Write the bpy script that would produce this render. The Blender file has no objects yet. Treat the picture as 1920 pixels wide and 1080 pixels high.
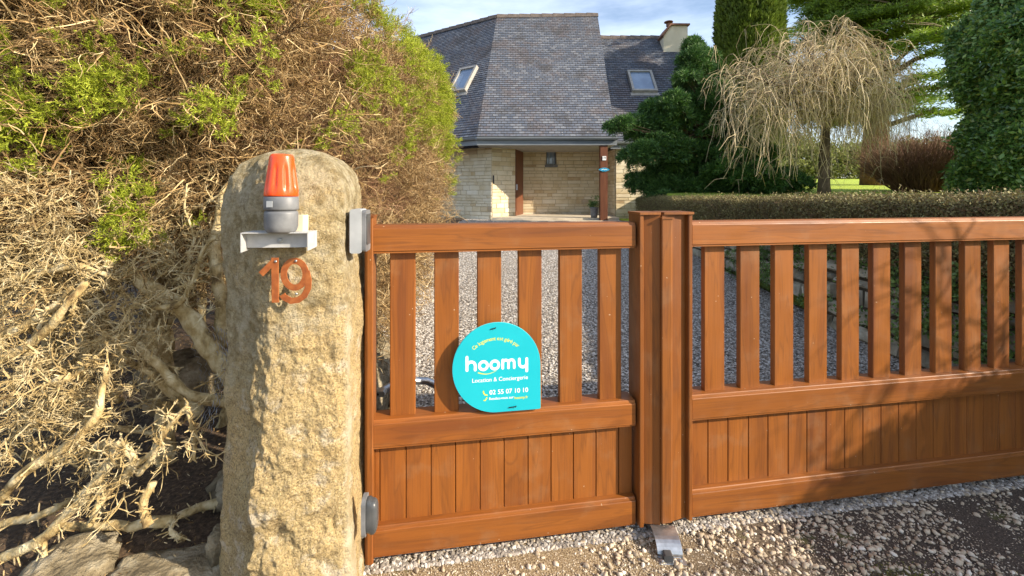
import bpy, math, random
import numpy as np
from math import radians, pi, sin, cos, sqrt, atan2
from mathutils import Vector, Matrix, noise as mnoise

# ------------------------------------------------------------------ camera, sky, sun, exposure
SC = bpy.context.scene
COL = SC.collection
F = 819.0                      # focal length in photo pixels
CH = 1.54                      # eye height
HZ = 357.0                     # horizon row
cam = bpy.data.cameras.new('camera'); camo = bpy.data.objects.new('camera', cam); COL.objects.link(camo)
cam.sensor_width = 36; cam.lens = 36*F/1920; cam.shift_y = -(540-HZ)/1920
cam.clip_start = 0.05; cam.clip_end = 3000
camo.location = (0, 0, CH); camo.rotation_euler = (pi/2, 0, 0)
SC.camera = camo
SUN_AZ = Vector((0.927, -0.374, 0)).normalized(); SUN_EL = radians(27)
world = bpy.data.worlds.new('World'); SC.world = world; world.use_nodes = True
wn = world.node_tree
bg = wn.nodes['Background']
sky = wn.nodes.new('ShaderNodeTexSky'); sky.sky_type = 'NISHITA'; sky.sun_disc = False
sky.sun_elevation = SUN_EL; sky.sun_rotation = atan2(SUN_AZ.x, SUN_AZ.y)
sky.air_density = 1.0; sky.dust_density = 1.6; sky.ozone_density = 1.6
wtc = wn.nodes.new('ShaderNodeTexCoord'); wmap = wn.nodes.new('ShaderNodeMapping'); wmap.inputs['Scale'].default_value = (1.2, 1.2, 5.0)
wnz = wn.nodes.new('ShaderNodeTexNoise'); wnz.inputs['Scale'].default_value = 1.6; wnz.inputs['Detail'].default_value = 6; wnz.inputs['Roughness'].default_value = 0.6
wcr = wn.nodes.new('ShaderNodeValToRGB'); wcr.color_ramp.elements[0].position = 0.34; wcr.color_ramp.elements[0].color = (0,0,0,1)
wcr.color_ramp.elements[1].position = 0.78; wcr.color_ramp.elements[1].color = (0.60,0.60,0.60,1)
wmix = wn.nodes.new('ShaderNodeMix'); wmix.data_type = 'RGBA'; wmix.inputs['B'].default_value = (7.6, 8.4, 9.8, 1)
wn.links.new(wtc.outputs['Generated'], wmap.inputs['Vector']); wn.links.new(wmap.outputs['Vector'], wnz.inputs['Vector'])
wn.links.new(wnz.outputs['Fac'], wcr.inputs['Fac']); wn.links.new(wcr.outputs['Color'], wmix.inputs['Factor'])
wn.links.new(sky.outputs['Color'], wmix.inputs['A']); wn.links.new(wmix.outputs['Result'], bg.inputs['Color'])
bg.inputs['Strength'].default_value = 0.125
sund = bpy.data.lights.new('sun', 'SUN'); sund.energy = 4.8; sund.angle = radians(0.55); sund.color = (1.0, 0.87, 0.68)
suno = bpy.data.objects.new('sun', sund); COL.objects.link(suno)
sdir = Vector((SUN_AZ.x*cos(SUN_EL), SUN_AZ.y*cos(SUN_EL), sin(SUN_EL)))
suno.rotation_euler = sdir.to_track_quat('Z', 'Y').to_euler(); suno.location = (5, -3, 9)
SC.view_settings.view_transform = 'Standard'; SC.view_settings.look = 'None'; SC.view_settings.gamma = 1
SC.view_settings.use_curve_mapping = False
SC.view_settings.exposure = 0.93

# ------------------------------------------------------------------ helpers
RND = random.Random(7); RNG = np.random.default_rng(11)

def P(px, py, D):
    """Point seen at photo pixel px, py at depth D."""
    return np.array(((px-960)/F*D, D, CH+(HZ-py)/F*D))

class MB:
    """Collects geometry (tris / quads / ngons) and links it as one mesh."""
    def __init__(s): s.v = []; s.f = []; s.n = 0; s.arr = []; s.mi = []
    def add(s, verts, faces, mi=0):
        verts = np.asarray(verts, dtype=float).reshape(-1, 3)
        s.v.append(verts); o = s.n
        for f in faces: s.f.append([i+o for i in f]); s.mi.append(mi)
        s.n += len(verts)
    def add_arr(s, verts, faces):           # numpy faces, all same size
        s.v.append(verts.reshape(-1, 3)); s.arr.append(faces + s.n); s.n += len(verts.reshape(-1, 3))
    def box(s, x0, x1, y0, y1, z0, z1, mi=0):
        s.add([(x0,y0,z0),(x1,y0,z0),(x1,y1,z0),(x0,y1,z0),(x0,y0,z1),(x1,y0,z1),(x1,y1,z1),(x0,y1,z1)],
              [(0,3,2,1),(4,5,6,7),(0,1,5,4),(1,2,6,5),(2,3,7,6),(3,0,4,7)], mi)
    def hexa(s, p, mi=0):                   # 4 bottom pts ccw, 4 top pts
        s.add(p, [(0,3,2,1),(4,5,6,7),(0,1,5,4),(1,2,6,5),(2,3,7,6),(3,0,4,7)], mi)
    def prism(s, prof, a, b, axis, mi=0):   # prof: list of 2D points, extruded a..b along axis 'x','y' or 'z'
        n = len(prof); vs = []
        for t in (a, b):
            for p in prof:
                if axis == 'x': vs.append((t, p[0], p[1]))
                elif axis == 'y': vs.append((p[0], t, p[1]))
                else: vs.append((p[0], p[1], t))
        fs = [tuple(range(n)), tuple(range(2*n-1, n-1, -1))]
        for i in range(n): fs.append((i, i+n, (i+1) % n+n, (i+1) % n)[::1])
        s.add(vs, fs, mi)
    def tube(s, pts, rad, k=6, cap=True, mi=0):
        v, f = tube_geo(pts, rad, k, cap); s.add(v, f, mi)
    def lathe(s, prof, c, k=24, mi=0, sx=1, sy=1, flute=0, nfl=0):
        vs = []; fs = []
        for (r, z) in prof:
            for j in range(k):
                a = 2*pi*j/k; rr = r*(1+flute*cos(nfl*a)) if flute else r
                vs.append((c[0]+rr*cos(a)*sx, c[1]+rr*sin(a)*sy, c[2]+z))
        for i in range(len(prof)-1):
            for j in range(k):
                fs.append((i*k+j, i*k+(j+1) % k, (i+1)*k+(j+1) % k, (i+1)*k+j))
        fs.append(tuple(range(k))[::-1]); fs.append(tuple((len(prof)-1)*k+j for j in range(k)))
        s.add(vs, fs, mi)
    def build(s, name, mat, parent=None, smooth=False, origin=None, uv=None):
        me = bpy.data.meshes.new(name)
        V = np.concatenate(s.v) if s.v else np.zeros((0, 3))
        if origin is not None: V = V - np.asarray(origin, dtype=float)
        loops = []; starts = []; pos = 0
        for a in s.arr:
            n = a.shape[1]; loops.append(a.reshape(-1)); starts.append(pos+np.arange(len(a))*n); pos += a.size
        if s.f:
            ls = np.array([i for f in s.f for i in f]); ln = np.array([len(f) for f in s.f])
            loops.append(ls); starts.append(pos+np.concatenate(([0], np.cumsum(ln)[:-1]))); pos += len(ls)
        L = np.concatenate(loops).astype(np.int32); S = np.concatenate(starts).astype(np.int32)
        me.vertices.add(len(V)); me.vertices.foreach_set('co', V.astype(np.float32).reshape(-1))
        me.loops.add(len(L)); me.loops.foreach_set('vertex_index', L)
        me.polygons.add(len(S)); me.polygons.foreach_set('loop_start', S)
        mats = mat if isinstance(mat, (list, tuple)) else [mat]
        for m in mats: me.materials.append(m)
        if len(mats) > 1:
            na = sum(len(a) for a in s.arr)
            me.polygons.foreach_set('material_index', np.array([0]*na+s.mi, dtype=np.int32))
        me.polygons.foreach_set('use_smooth', np.full(len(S), bool(smooth)))
        me.update(calc_edges=True); me.validate()
        if uv is not None:
            ul = me.uv_layers.new(name='UVMap')
            co = V[L] + (np.asarray(origin) if origin is not None else 0)
            ul.data.foreach_set('uv', uv(co).astype(np.float32).reshape(-1))
        o = bpy.data.objects.new(name, me); COL.objects.link(o)
        if origin is not None and parent is None: o.location = origin
        if parent is not None: o.parent = parent
        return o

def tube_geo(pts, rad, k=6, cap=True):
    pts = [Vector(p) for p in pts]; n = len(pts)
    if not hasattr(rad, '__len__'): rad = [rad]*n
    vs = []; up = Vector((0.13, 0.21, 0.97))
    t0 = (pts[1]-pts[0]).normalized()
    if abs(t0.dot(up)) > 0.95: up = Vector((1, 0.1, 0))
    a = t0.cross(up).normalized()
    for i in range(n):
        t = (pts[min(i+1, n-1)]-pts[max(i-1, 0)])
        if t.length < 1e-9: t = Vector((0, 0, 1))
        t.normalize(); a = (a - t*a.dot(t))
        if a.length < 1e-6: a = t.orthogonal()
        a.normalize(); b = t.cross(a)
        for j in range(k):
            an = 2*pi*j/k; q = pts[i]+(a*cos(an)+b*sin(an))*rad[i]; vs.append((q.x, q.y, q.z))
    fs = []
    for i in range(n-1):
        for j in range(k): fs.append((i*k+j, i*k+(j+1) % k, (i+1)*k+(j+1) % k, (i+1)*k+j))
    if cap: fs.append(tuple(range(k))[::-1]); fs.append(tuple((n-1)*k+j for j in range(k)))
    return vs, fs

def tubes_np(paths, radii, k=3):
    """paths (N,M,3), radii (N,M) -> verts, quads."""
    N, Mn, _ = paths.shape
    t = np.empty_like(paths); t[:, 1:-1] = paths[:, 2:]-paths[:, :-2]; t[:, 0] = paths[:, 1]-paths[:, 0]; t[:, -1] = paths[:, -1]-paths[:, -2]
    t /= np.linalg.norm(t, axis=2, keepdims=True)+1e-9
    ref = np.tile(np.array([0.31, 0.17, 0.93]), (N, 1)); alt = np.array([0.9, 0.3, -0.2])
    ref[np.abs((t[:, 0]*ref).sum(1)) > 0.9] = alt
    a = np.cross(t, ref[:, None, :]); a /= np.linalg.norm(a, axis=2, keepdims=True)+1e-9
    b = np.cross(t, a)
    an = 2*pi*np.arange(k)/k
    V = paths[:, :, None, :]+radii[:, :, None, None]*(a[:, :, None, :]*np.cos(an)[None, None, :, None]+b[:, :, None, :]*np.sin(an)[None, None, :, None])
    idx = np.arange(N*Mn*k).reshape(N, Mn, k)
    q = np.stack([idx[:, :-1, :], np.roll(idx, -1, 2)[:, :-1, :], np.roll(idx, -1, 2)[:, 1:, :], idx[:, 1:, :]], axis=-1).reshape(-1, 4)
    return V.reshape(-1, 3), q

def inst(mb, tv, tf, R, T, S=None):
    """Stamp template (verts tv, faces tf ndarray) with rotations R (N,3,3), offsets T (N,3), scale S (N,) or (N,3)."""
    if len(T) == 0: return
    N = len(T); tv = np.asarray(tv)
    if S is None: S = np.ones(N)
    if S.ndim == 1: V = tv[None]*S[:, None, None]
    else: V = tv[None]*S[:, None, :]
    V = np.einsum('nij,nvj->nvi', R, V)+T[:, None, :]
    Fc = (tf[None]+(np.arange(N)*len(tv))[:, None, None]).reshape(-1, tf.shape[1])
    mb.add_arr(V.reshape(-1, 3), Fc)

def rand_rot(N, rng=RNG):
    q = rng.normal(size=(N, 4)); q /= np.linalg.norm(q, axis=1, keepdims=True)
    w, x, y, z = q.T
    return np.stack([1-2*(y*y+z*z), 2*(x*y-z*w), 2*(x*z+y*w), 2*(x*y+z*w), 1-2*(x*x+z*z), 2*(y*z-x*w),
                     2*(x*z-y*w), 2*(y*z+x*w), 1-2*(x*x+y*y)], axis=1).reshape(N, 3, 3)

def rot_to(dirs, rng=RNG):
    """Rotations that take +Z to dirs with random spin."""
    N = len(dirs); z = dirs/(np.linalg.norm(dirs, axis=1, keepdims=True)+1e-9)
    r = rng.normal(size=(N, 3)); x = np.cross(r, z); x /= np.linalg.norm(x, axis=1, keepdims=True)+1e-9
    y = np.cross(z, x)
    return np.stack([x, y, z], axis=2)

def tag(o, label=None, cat=None, group=None, kind=None):
    if label: o['label'] = label
    if cat: o['category'] = cat
    if group: o['group'] = group
    if kind: o['kind'] = kind
    return o

def thing(name, label, cat, loc=(0, 0, 0), rz=0, group=None):
    o = bpy.data.objects.new(name, None); COL.objects.link(o)
    o.location = loc; o.rotation_euler = (0, 0, rz); o.empty_display_size = 0.1
    return tag(o, label, cat, group)

def fbm(p, sc, oct=4):
    v = 0; a = 1
    q = Vector(p)*sc
    for _ in range(oct): v += a*mnoise.noise(q); q = q*2.03+Vector((3.1, 1.7, 5.3)); a *= 0.5
    return v

# ------------------------------------------------------------------ materials
def nt(name):
    m = bpy.data.materials.new(name); m.use_nodes = True; t = m.node_tree
    b = t.nodes['Principled BSDF']
    return m, t, b
def N_(t, typ, **kw):
    n = t.nodes.new(typ)
    for k, v in kw.items():
        if k in n.inputs: n.inputs[k].default_value = v
        else: setattr(n, k, v)
    return n
def ramp(t, src, stops):
    r = t.nodes.new('ShaderNodeValToRGB'); e = r.color_ramp.elements
    while len(e) < len(stops): e.new(0.5)
    for i, (p, c) in enumerate(stops):
        e[i].position = p; e[i].color = (*c, 1) if len(c) == 3 else c
    t.links.new(src, r.inputs['Fac']); return r.outputs['Color']
def mixc(t, fac, a, b, mode='MIX'):
    m = t.nodes.new('ShaderNodeMix'); m.data_type = 'RGBA'; m.blend_type = mode
    for s, v in (('Factor', fac), ('A', a), ('B', b)):
        if isinstance(v, (int, float)): m.inputs[s].default_value = v
        elif isinstance(v, tuple): m.inputs[s].default_value = (*v, 1)[:4]
        else: t.links.new(v, m.inputs[s])
    return m.outputs['Result']
def math_(t, op, a, b=None):
    m = t.nodes.new('ShaderNodeMath'); m.operation = op
    for i, v in enumerate((a, b)):
        if v is None: continue
        if isinstance(v, (int, float)): m.inputs[i].default_value = v
        else: t.links.new(v, m.inputs[i])
    return m.outputs[0]
def bump(t, b, h, strength=0.5, dist=0.01):
    n = t.nodes.new('ShaderNodeBump'); n.inputs['Strength'].default_value = strength; n.inputs['Distance'].default_value = dist
    t.links.new(h, n.inputs['Height']); t.links.new(n.outputs['Normal'], b.inputs['Normal'])
def coords(t, scale=(1, 1, 1), which='Object', offset=None):
    tc = t.nodes.new('ShaderNodeTexCoord'); mp = t.nodes.new('ShaderNodeMapping'); mp.inputs['Scale'].default_value = scale
    t.links.new(tc.outputs[which], mp.inputs['Vector'])
    if offset is not None: t.links.new(offset, mp.inputs['Location'])
    return mp.outputs['Vector']
def noise(t, vec, scale, detail=5, rough=0.55, dist=0.0, out='Fac'):
    n = N_(t, 'ShaderNodeTexNoise', Scale=scale, Detail=detail, Roughness=rough, Distortion=dist)
    t.links.new(vec, n.inputs['Vector']); return n.outputs[out]

def mat_simple(name, stops, scale=8, rough=0.8, isl=0.0, bumps=0.0, bscale=40, bdist=0.005, metal=0.0, spec=0.5, detail=5, trans=0.0, isl_stops=None, sc3=(1,1,1)):
    """Noise-driven colours, optional per-piece colour, bump."""
    m, t, b = nt(name)
    v = coords(t, sc3)
    c = ramp(t, noise(t, v, scale, detail), stops) if len(stops) > 1 else None
    if isl_stops:
        g = t.nodes.new('ShaderNodeNewGeometry'); c2 = ramp(t, g.outputs['Random Per Island'], isl_stops)
        c = c2 if c is None else mixc(t, 0.5, c, c2)
    if isl > 0 and c is not None:
        g = t.nodes.new('ShaderNodeNewGeometry'); r = g.outputs['Random Per Island']
        k = math_(t, 'MULTIPLY_ADD', r, isl*2); k.node.inputs[2].default_value = 1-isl
        h = t.nodes.new('ShaderNodeHueSaturation'); t.links.new(c, h.inputs['Color']); t.links.new(k, h.inputs['Value']); c = h.outputs['Color']
    if c is None: b.inputs['Base Color'].default_value = (*stops[0][1], 1)
    else: t.links.new(c, b.inputs['Base Color'])
    b.inputs['Roughness'].default_value = rough; b.inputs['Metallic'].default_value = metal
    b.inputs['Specular IOR Level'].default_value = spec
    if bumps > 0: bump(t, b, noise(t, v, bscale, 6, 0.6), bumps, bdist)
    if trans > 0:
        tr = t.nodes.new('ShaderNodeBsdfTranslucent'); mx = t.nodes.new('ShaderNodeMixShader'); mx.inputs[0].default_value = trans
        if c is not None: t.links.new(c, tr.inputs['Color'])
        else: tr.inputs['Color'].default_value = (*stops[0][1], 1)
        t.links.new(b.outputs[0], mx.inputs[1]); t.links.new(tr.outputs[0], mx.inputs[2])
        t.links.new(mx.outputs[0], t.nodes['Material Output'].inputs['Surface'])
    return m

def mat_wood(name, vertical=True, tone=1.0):
    m, t, b = nt(name)
    oi = t.nodes.new('ShaderNodeObjectInfo'); g = t.nodes.new('ShaderNodeNewGeometry')
    r = math_(t, 'ADD', math_(t, 'MULTIPLY', oi.outputs['Random'], 37.0), math_(t, 'MULTIPLY', g.outputs['Random Per Island'], 53.0))
    cb = t.nodes.new('ShaderNodeCombineXYZ'); t.links.new(r, cb.inputs[0]); t.links.new(r, cb.inputs[2]); t.links.new(math_(t, 'MULTIPLY', r, 0.37), cb.inputs[1])
    sc = (1, 1, 0.10) if vertical else (0.10, 1, 1)
    v = coords(t, sc, 'Object', cb.outputs[0])
    n1 = noise(t, v, 9, 3, 0.5, 0.6)                       # broad figure
    rings = math_(t, 'FRACT', math_(t, 'MULTIPLY', n1, 9.0))
    fine = noise(t, coords(t, (1, 1, 0.02) if vertical else (0.02, 1, 1), 'Object', cb.outputs[0]), 160, 4, 0.6)
    dirt = noise(t, coords(t), 7, 5, 0.6)
    k = tone
    c = ramp(t, n1, [(0.28, (0.23*k, 0.068*k, 0.017*k)), (0.46, (0.35*k, 0.112*k, 0.019*k)), (0.60, (0.41*k, 0.135*k, 0.022*k)), (0.78, (0.30*k, 0.092*k, 0.022*k))])
    c = mixc(t, ramp(t, rings, [(0.0, (0.30,)*3), (0.14, (0, 0, 0)), (0.82, (0, 0, 0)), (1.0, (0.34,)*3)]), c, (0.13*k, 0.045*k, 0.014*k))
    c = mixc(t, ramp(t, fine, [(0.35, (0.28,)*3), (0.55, (0, 0, 0))]), c, (0.17*k, 0.06*k, 0.018*k))
    c = mixc(t, ramp(t, dirt, [(0.55, (0, 0, 0)), (0.75, (0.30,)*3)]), c, (0.40*k, 0.23*k, 0.11*k))
    spots = noise(t, coords(t), 75, 1, 0.4)
    c = mixc(t, ramp(t, spots, [(0.80, (0, 0, 0)), (0.815, (0.6,)*3)]), c, (0.6, 0.48, 0.34))
    hv = t.nodes.new('ShaderNodeHueSaturation'); t.links.new(c, hv.inputs['Color']); rv = math_(t, 'MULTIPLY_ADD', g.outputs['Random Per Island'], 0.10); rv.node.inputs[2].default_value = 0.87
    rv = math_(t, 'ADD', rv, math_(t, 'MULTIPLY', oi.outputs['Random'], 0.14)); t.links.new(rv, hv.inputs['Value']); c = hv.outputs['Color']
    t.links.new(c, b.inputs['Base Color'])
    rr = ramp(t, dirt, [(0.3, (0.40,)*3), (0.7, (0.60,)*3)]); t.links.new(rr, b.inputs['Roughness'])
    b.inputs['Specular IOR Level'].default_value = 0.4
    bump(t, b, fine, 0.18, 0.002)
    return m

W_V = mat_wood('wood_grain_vertical', True, 0.66); W_H = mat_wood('wood_grain_horizontal', False, 0.68)
W_P = mat_wood('wood_grain_post', True, 0.56)

def mat_pillar():
    m, t, b = nt('hewn_granite')
    v = coords(t)
    n1 = noise(t, v, 3.2, 6, 0.6); n2 = noise(t, v, 85, 7, 0.85); n3 = noise(t, v, 9, 9, 0.72); n5 = noise(t, v, 24, 8, 0.7)
    c = ramp(t, n1, [(0.30, (0.44, 0.33, 0.17)), (0.45, (0.58, 0.44, 0.22)), (0.58, (0.66, 0.48, 0.23)), (0.72, (0.72, 0.62, 0.44))])
    c = mixc(t, ramp(t, n5, [(0.36, (0.5,)*3), (0.46, (0, 0, 0))]), c, (0.36, 0.25, 0.12))
    c = mixc(t, ramp(t, n2, [(0.38, (0.8,)*3), (0.49, (0, 0, 0))]), c, (0.19, 0.14, 0.08))
    c = mixc(t, ramp(t, n3, [(0.53, (0, 0, 0)), (0.64, (0.8,)*3)]), c, (0.72, 0.64, 0.50))
    n6 = noise(t, v, 140, 2, 0.6); n7 = noise(t, v, 170, 2, 0.6, 0.4)
    c = mixc(t, ramp(t, n6, [(0.36, (0.62,)*3), (0.43, (0, 0, 0))]), c, (0.14, 0.10, 0.06))
    c = mixc(t, ramp(t, n7, [(0.57, (0, 0, 0)), (0.64, (0.45,)*3)]), c, (0.80, 0.67, 0.44))
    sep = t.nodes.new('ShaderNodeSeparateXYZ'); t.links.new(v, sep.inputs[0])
    lic = noise(t, v, 2.1, 9, 0.72, 0.3)
    up = math_(t, 'MULTIPLY', math_(t, 'SUBTRACT', sep.outputs[2], 0.95), 0.30)
    lf = math_(t, 'SUBTRACT', math_(t, 'ADD', lic, up), math_(t, 'MULTIPLY', sep.outputs[0], 0.25))
    lf = ramp(t, lf, [(0.48, (0, 0, 0)), (0.62, (0.72,)*3)])
    c = mixc(t, lf, c, mixc(t, ramp(t, n5, [(0.42, (0, 0, 0)), (0.58, (1, 1, 1))]), (0.23, 0.185, 0.095), (0.50, 0.44, 0.30)))
    # sawn side towards the gate, sunlight on it painted in as paler colour
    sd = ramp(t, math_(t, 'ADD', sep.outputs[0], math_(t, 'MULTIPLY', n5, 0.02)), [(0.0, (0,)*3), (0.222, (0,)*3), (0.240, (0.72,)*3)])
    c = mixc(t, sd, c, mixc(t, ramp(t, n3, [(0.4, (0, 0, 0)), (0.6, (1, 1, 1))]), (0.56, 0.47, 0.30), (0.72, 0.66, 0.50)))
    t.links.new(c, b.inputs['Base Color']); b.inputs['Roughness'].default_value = 0.92; b.inputs['Specular IOR Level'].default_value = 0.2
    n4 = noise(t, v, 26, 9, 0.75)
    h = math_(t, 'ADD', math_(t, 'ADD', math_(t, 'MULTIPLY', n2, 0.35), math_(t, 'MULTIPLY', n6, 0.22)), n4)
    bump(t, b, h, 1.0, 0.030)
    return m
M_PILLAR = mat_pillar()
M_STONE = mat_simple('field_stone', [(0.32, (0.10, 0.08, 0.05)), (0.48, (0.26, 0.21, 0.13)), (0.7, (0.48, 0.42, 0.30))], 11, 0.9, 0.0, 1.0, 45, 0.03, spec=0.2)
M_WALLSTONE = mat_simple('dry_wall_stone', [(0.3, (0.15, 0.13, 0.09)), (0.5, (0.36, 0.32, 0.24)), (0.72, (0.58, 0.54, 0.45))], 5, 0.92, 0.35, 0.7, 25, 0.02, spec=0.2)
M_MORTAR_D = mat_simple('dark_earth_joint', [(0.3, (0.035, 0.03, 0.02)), (0.7, (0.08, 0.065, 0.04))], 9, 0.95)
M_ASHLAR = mat_simple('cream_ashlar', [(0.3, (0.46, 0.36, 0.21)), (0.5, (0.62, 0.53, 0.36)), (0.7, (0.72, 0.66, 0.52))], 2.5, 0.9, 0.0, 0.5, 30, 0.01, spec=0.2,
    isl_stops=[(0.0, (0.26, 0.15, 0.08)), (0.035, (0.48, 0.33, 0.16)), (0.15, (0.58, 0.47, 0.29)), (0.55, (0.68, 0.59, 0.42)), (1.0, (0.76, 0.70, 0.57))])
M_MORTAR = mat_simple('lime_mortar', [(0.3, (0.34, 0.27, 0.17)), (0.7, (0.48, 0.40, 0.27))], 20, 0.95)
M_TWIG = mat_simple('dry_twigs', [(0.3, (0.10, 0.055, 0.022)), (0.5, (0.25, 0.155, 0.062)), (0.7, (0.44, 0.31, 0.14))], 3, 0.8, 0.35, spec=0.3,
    isl_stops=[(0, (0.06, 0.028, 0.012)), (0.40, (0.17, 0.095, 0.036)), (0.75, (0.38, 0.25, 0.105)), (1.0, (0.76, 0.63, 0.38))])
M_BARK = mat_simple('hedge_bark', [(0.3, (0.14, 0.09, 0.04)), (0.46, (0.42, 0.31, 0.14)), (0.7, (0.70, 0.60, 0.38))], 22, 0.9, 0.15, 1.0, 90, 0.010, spec=0.25, sc3=(1,1,0.6))
M_CUT = mat_simple('sawn_end', [(0.4, (0.50, 0.36, 0.20)), (0.6, (0.62, 0.48, 0.30))], 30, 0.8)
M_SPRIG = mat_simple('hedge_sprig', [(0.3, (0.16, 0.22, 0.02)), (0.6, (0.34, 0.42, 0.04))], 2, 0.6, 0.25, trans=0.35, spec=0.3,
    isl_stops=[(0, (0.18, 0.22, 0.02)), (0.5, (0.36, 0.41, 0.035)), (1, (0.56, 0.55, 0.07))])
M_THATCH = mat_simple('brown_litter', [(0.3, (0.04, 0.022, 0.012)), (0.5, (0.085, 0.05, 0.025)), (0.7, (0.15, 0.095, 0.05))], 30, 0.95, 0, 1.0, 60, 0.02)
M_SOIL = mat_simple('soil', [(0.3, (0.045, 0.03, 0.018)), (0.5, (0.10, 0.065, 0.035)), (0.7, (0.20, 0.14, 0.08))], 18, 0.95, 0, 1.0, 70, 0.015)
M_GRASS = mat_simple('lawn_grass', [(0.3, (0.10, 0.16, 0.02)), (0.5, (0.17, 0.26, 0.03)), (0.7, (0.26, 0.33, 0.05))], 0.9, 0.9, 0, 0.6, 40, 0.03, detail=9)
M_DRIVE = mat_simple('gravel_bed', [(0.40, (0.06, 0.048, 0.038)), (0.5, (0.25, 0.22, 0.19)), (0.60, (0.68, 0.64, 0.59))], 38, 0.9, 0, 1.0, 55, 0.02, detail=3)
M_GRAVEL = mat_simple('gravel_stones', [(0.3, (0.22, 0.19, 0.16)), (0.7, (0.46, 0.42, 0.37))], 30, 0.75, 0, isl_stops=[(0, (0.045, 0.035, 0.028)), (0.36, (0.15, 0.12, 0.09)), (0.60, (0.36, 0.31, 0.26)), (0.82, (0.64, 0.59, 0.53)), (1, (0.84, 0.82, 0.79))])
M_PEB = mat_simple('verge_pebbles', [(0.3, (0.38, 0.30, 0.20)), (0.7, (0.66, 0.58, 0.46))], 40, 0.7, 0, isl_stops=[(0, (0.12, 0.08, 0.045)), (0.3, (0.30, 0.21, 0.12)), (0.7, (0.50, 0.41, 0.29)), (0.93, (0.64, 0.58, 0.48)), (1, (0.82, 0.78, 0.70))])
M_LAUREL = mat_simple('evergreen_leaf', [(0.3, (0.05, 0.12, 0.03)), (0.6, (0.15, 0.26, 0.06))], 1.2, 0.33, 0.3, trans=0.3, spec=0.6,
    isl_stops=[(0, (0.06, 0.17, 0.06)), (0.6, (0.19, 0.35, 0.10)), (0.9, (0.36, 0.45, 0.10)), (1, (0.38, 0.32, 0.10))])
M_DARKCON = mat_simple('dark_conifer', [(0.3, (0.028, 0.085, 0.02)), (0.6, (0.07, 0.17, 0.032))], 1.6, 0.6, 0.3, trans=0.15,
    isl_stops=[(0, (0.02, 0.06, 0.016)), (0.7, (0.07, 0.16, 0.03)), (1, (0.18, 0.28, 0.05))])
M_CYP = mat_simple('cypress_foliage', [(0.3, (0.05, 0.09, 0.012)), (0.6, (0.17, 0.23, 0.025))], 1.4, 0.6, 0.3, trans=0.2)
M_CEDAR = mat_simple('cedar_foliage', [(0.3, (0.08, 0.15, 0.03)), (0.6, (0.26, 0.36, 0.045))], 0.8, 0.6, 0.3, trans=0.3)
M_FARGREEN = mat_simple('far_bushes', [(0.3, (0.09, 0.12, 0.03)), (0.6, (0.25, 0.26, 0.08))], 0.5, 0.7, 0.3, trans=0.3)
M_WEEP = mat_simple('weeping_twigs', [(0.3, (0.36, 0.25, 0.11)), (0.6, (0.58, 0.44, 0.24))], 2, 0.7, 0.25, isl_stops=[(0, (0.20, 0.14, 0.08)), (0.5, (0.38, 0.30, 0.18)), (1, (0.62, 0.53, 0.36))])
M_TRUNK = mat_simple('dark_trunk_bark', [(0.3, (0.05, 0.035, 0.02)), (0.6, (0.14, 0.095, 0.055))], 12, 0.9, 0, 0.8, 30, 0.02, sc3=(1, 1, 0.3))
M_REDTRUNK = mat_simple('reddish_bark', [(0.3, (0.10, 0.045, 0.025)), (0.6, (0.24, 0.12, 0.065))], 12, 0.9, 0, 0.8, 30, 0.02, sc3=(1, 1, 0.3))
M_BRSHRUB = mat_simple('brown_shrub_twigs', [(0.3, (0.13, 0.06, 0.03)), (0.6, (0.27, 0.15, 0.08))], 3, 0.8, 0.3)
M_LOWHEDGE = mat_simple('clipped_hedge_leaf', [(0.3, (0.12, 0.10, 0.04)), (0.6, (0.24, 0.21, 0.08))], 1.5, 0.7, 0.3, trans=0.15,
    isl_stops=[(0, (0.17, 0.10, 0.05)), (0.55, (0.23, 0.18, 0.07)), (1, (0.30, 0.29, 0.10))])
M_IVY = mat_simple('ivy_leaf', [(0.3, (0.07, 0.14, 0.03)), (0.6, (0.17, 0.26, 0.06))], 3, 0.5, 0.3, trans=0.15)
M_GREYPL = mat_simple('grey_plastic', [(0.35, (0.11, 0.115, 0.125)), (0.65, (0.19, 0.195, 0.205))], 14, 0.5, 0, 0.1, 90, 0.002)
M_GREYDK = mat_simple('dark_grey_plastic', [(0.3, (0.035, 0.038, 0.042)), (0.7, (0.085, 0.09, 0.095))], 14, 0.35)
M_GREYLT = mat_simple('light_grey_plastic', [(0.3, (0.30, 0.32, 0.34)), (0.7, (0.40, 0.42, 0.44))], 14, 0.5)
M_BLACK = mat_simple('black_plastic', [(0.5, (0.012, 0.012, 0.014))], rough=0.3)
M_WHITE = mat_simple('white_painted_metal', [(0.35, (0.36, 0.36, 0.36)), (0.6, (0.48, 0.48, 0.48))], 20, 0.45, 0, 0.1, 60, 0.002)
M_GALV = mat_simple('galvanised_steel', [(0.3, (0.34, 0.35, 0.36)), (0.7, (0.56, 0.57, 0.58))], 30, 0.34, 0, 0.2, 60, 0.002, metal=0.85)
M_RUST = mat_simple('rusty_orange_metal', [(0.3, (0.24, 0.062, 0.014)), (0.5, (0.34, 0.095, 0.02)), (0.7, (0.42, 0.14, 0.035))], 40, 0.65, 0, 0.3, 120, 0.001)
M_SIGN = mat_simple('turquoise_board', [(0.3, (0.004, 0.38, 0.47)), (0.7, (0.008, 0.42, 0.51))], 5, 0.38)
M_SIGNW = mat_simple('white_print', [(0.5, (0.86, 0.88, 0.88))], rough=0.5)
M_SIGNY = mat_simple('yellow_print', [(0.5, (0.62, 0.62, 0.06))], rough=0.5)
M_PALEEDGE = mat_simple('pale_board_edge', [(0.5, (0.10, 0.62, 0.68))], rough=0.4)
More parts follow.
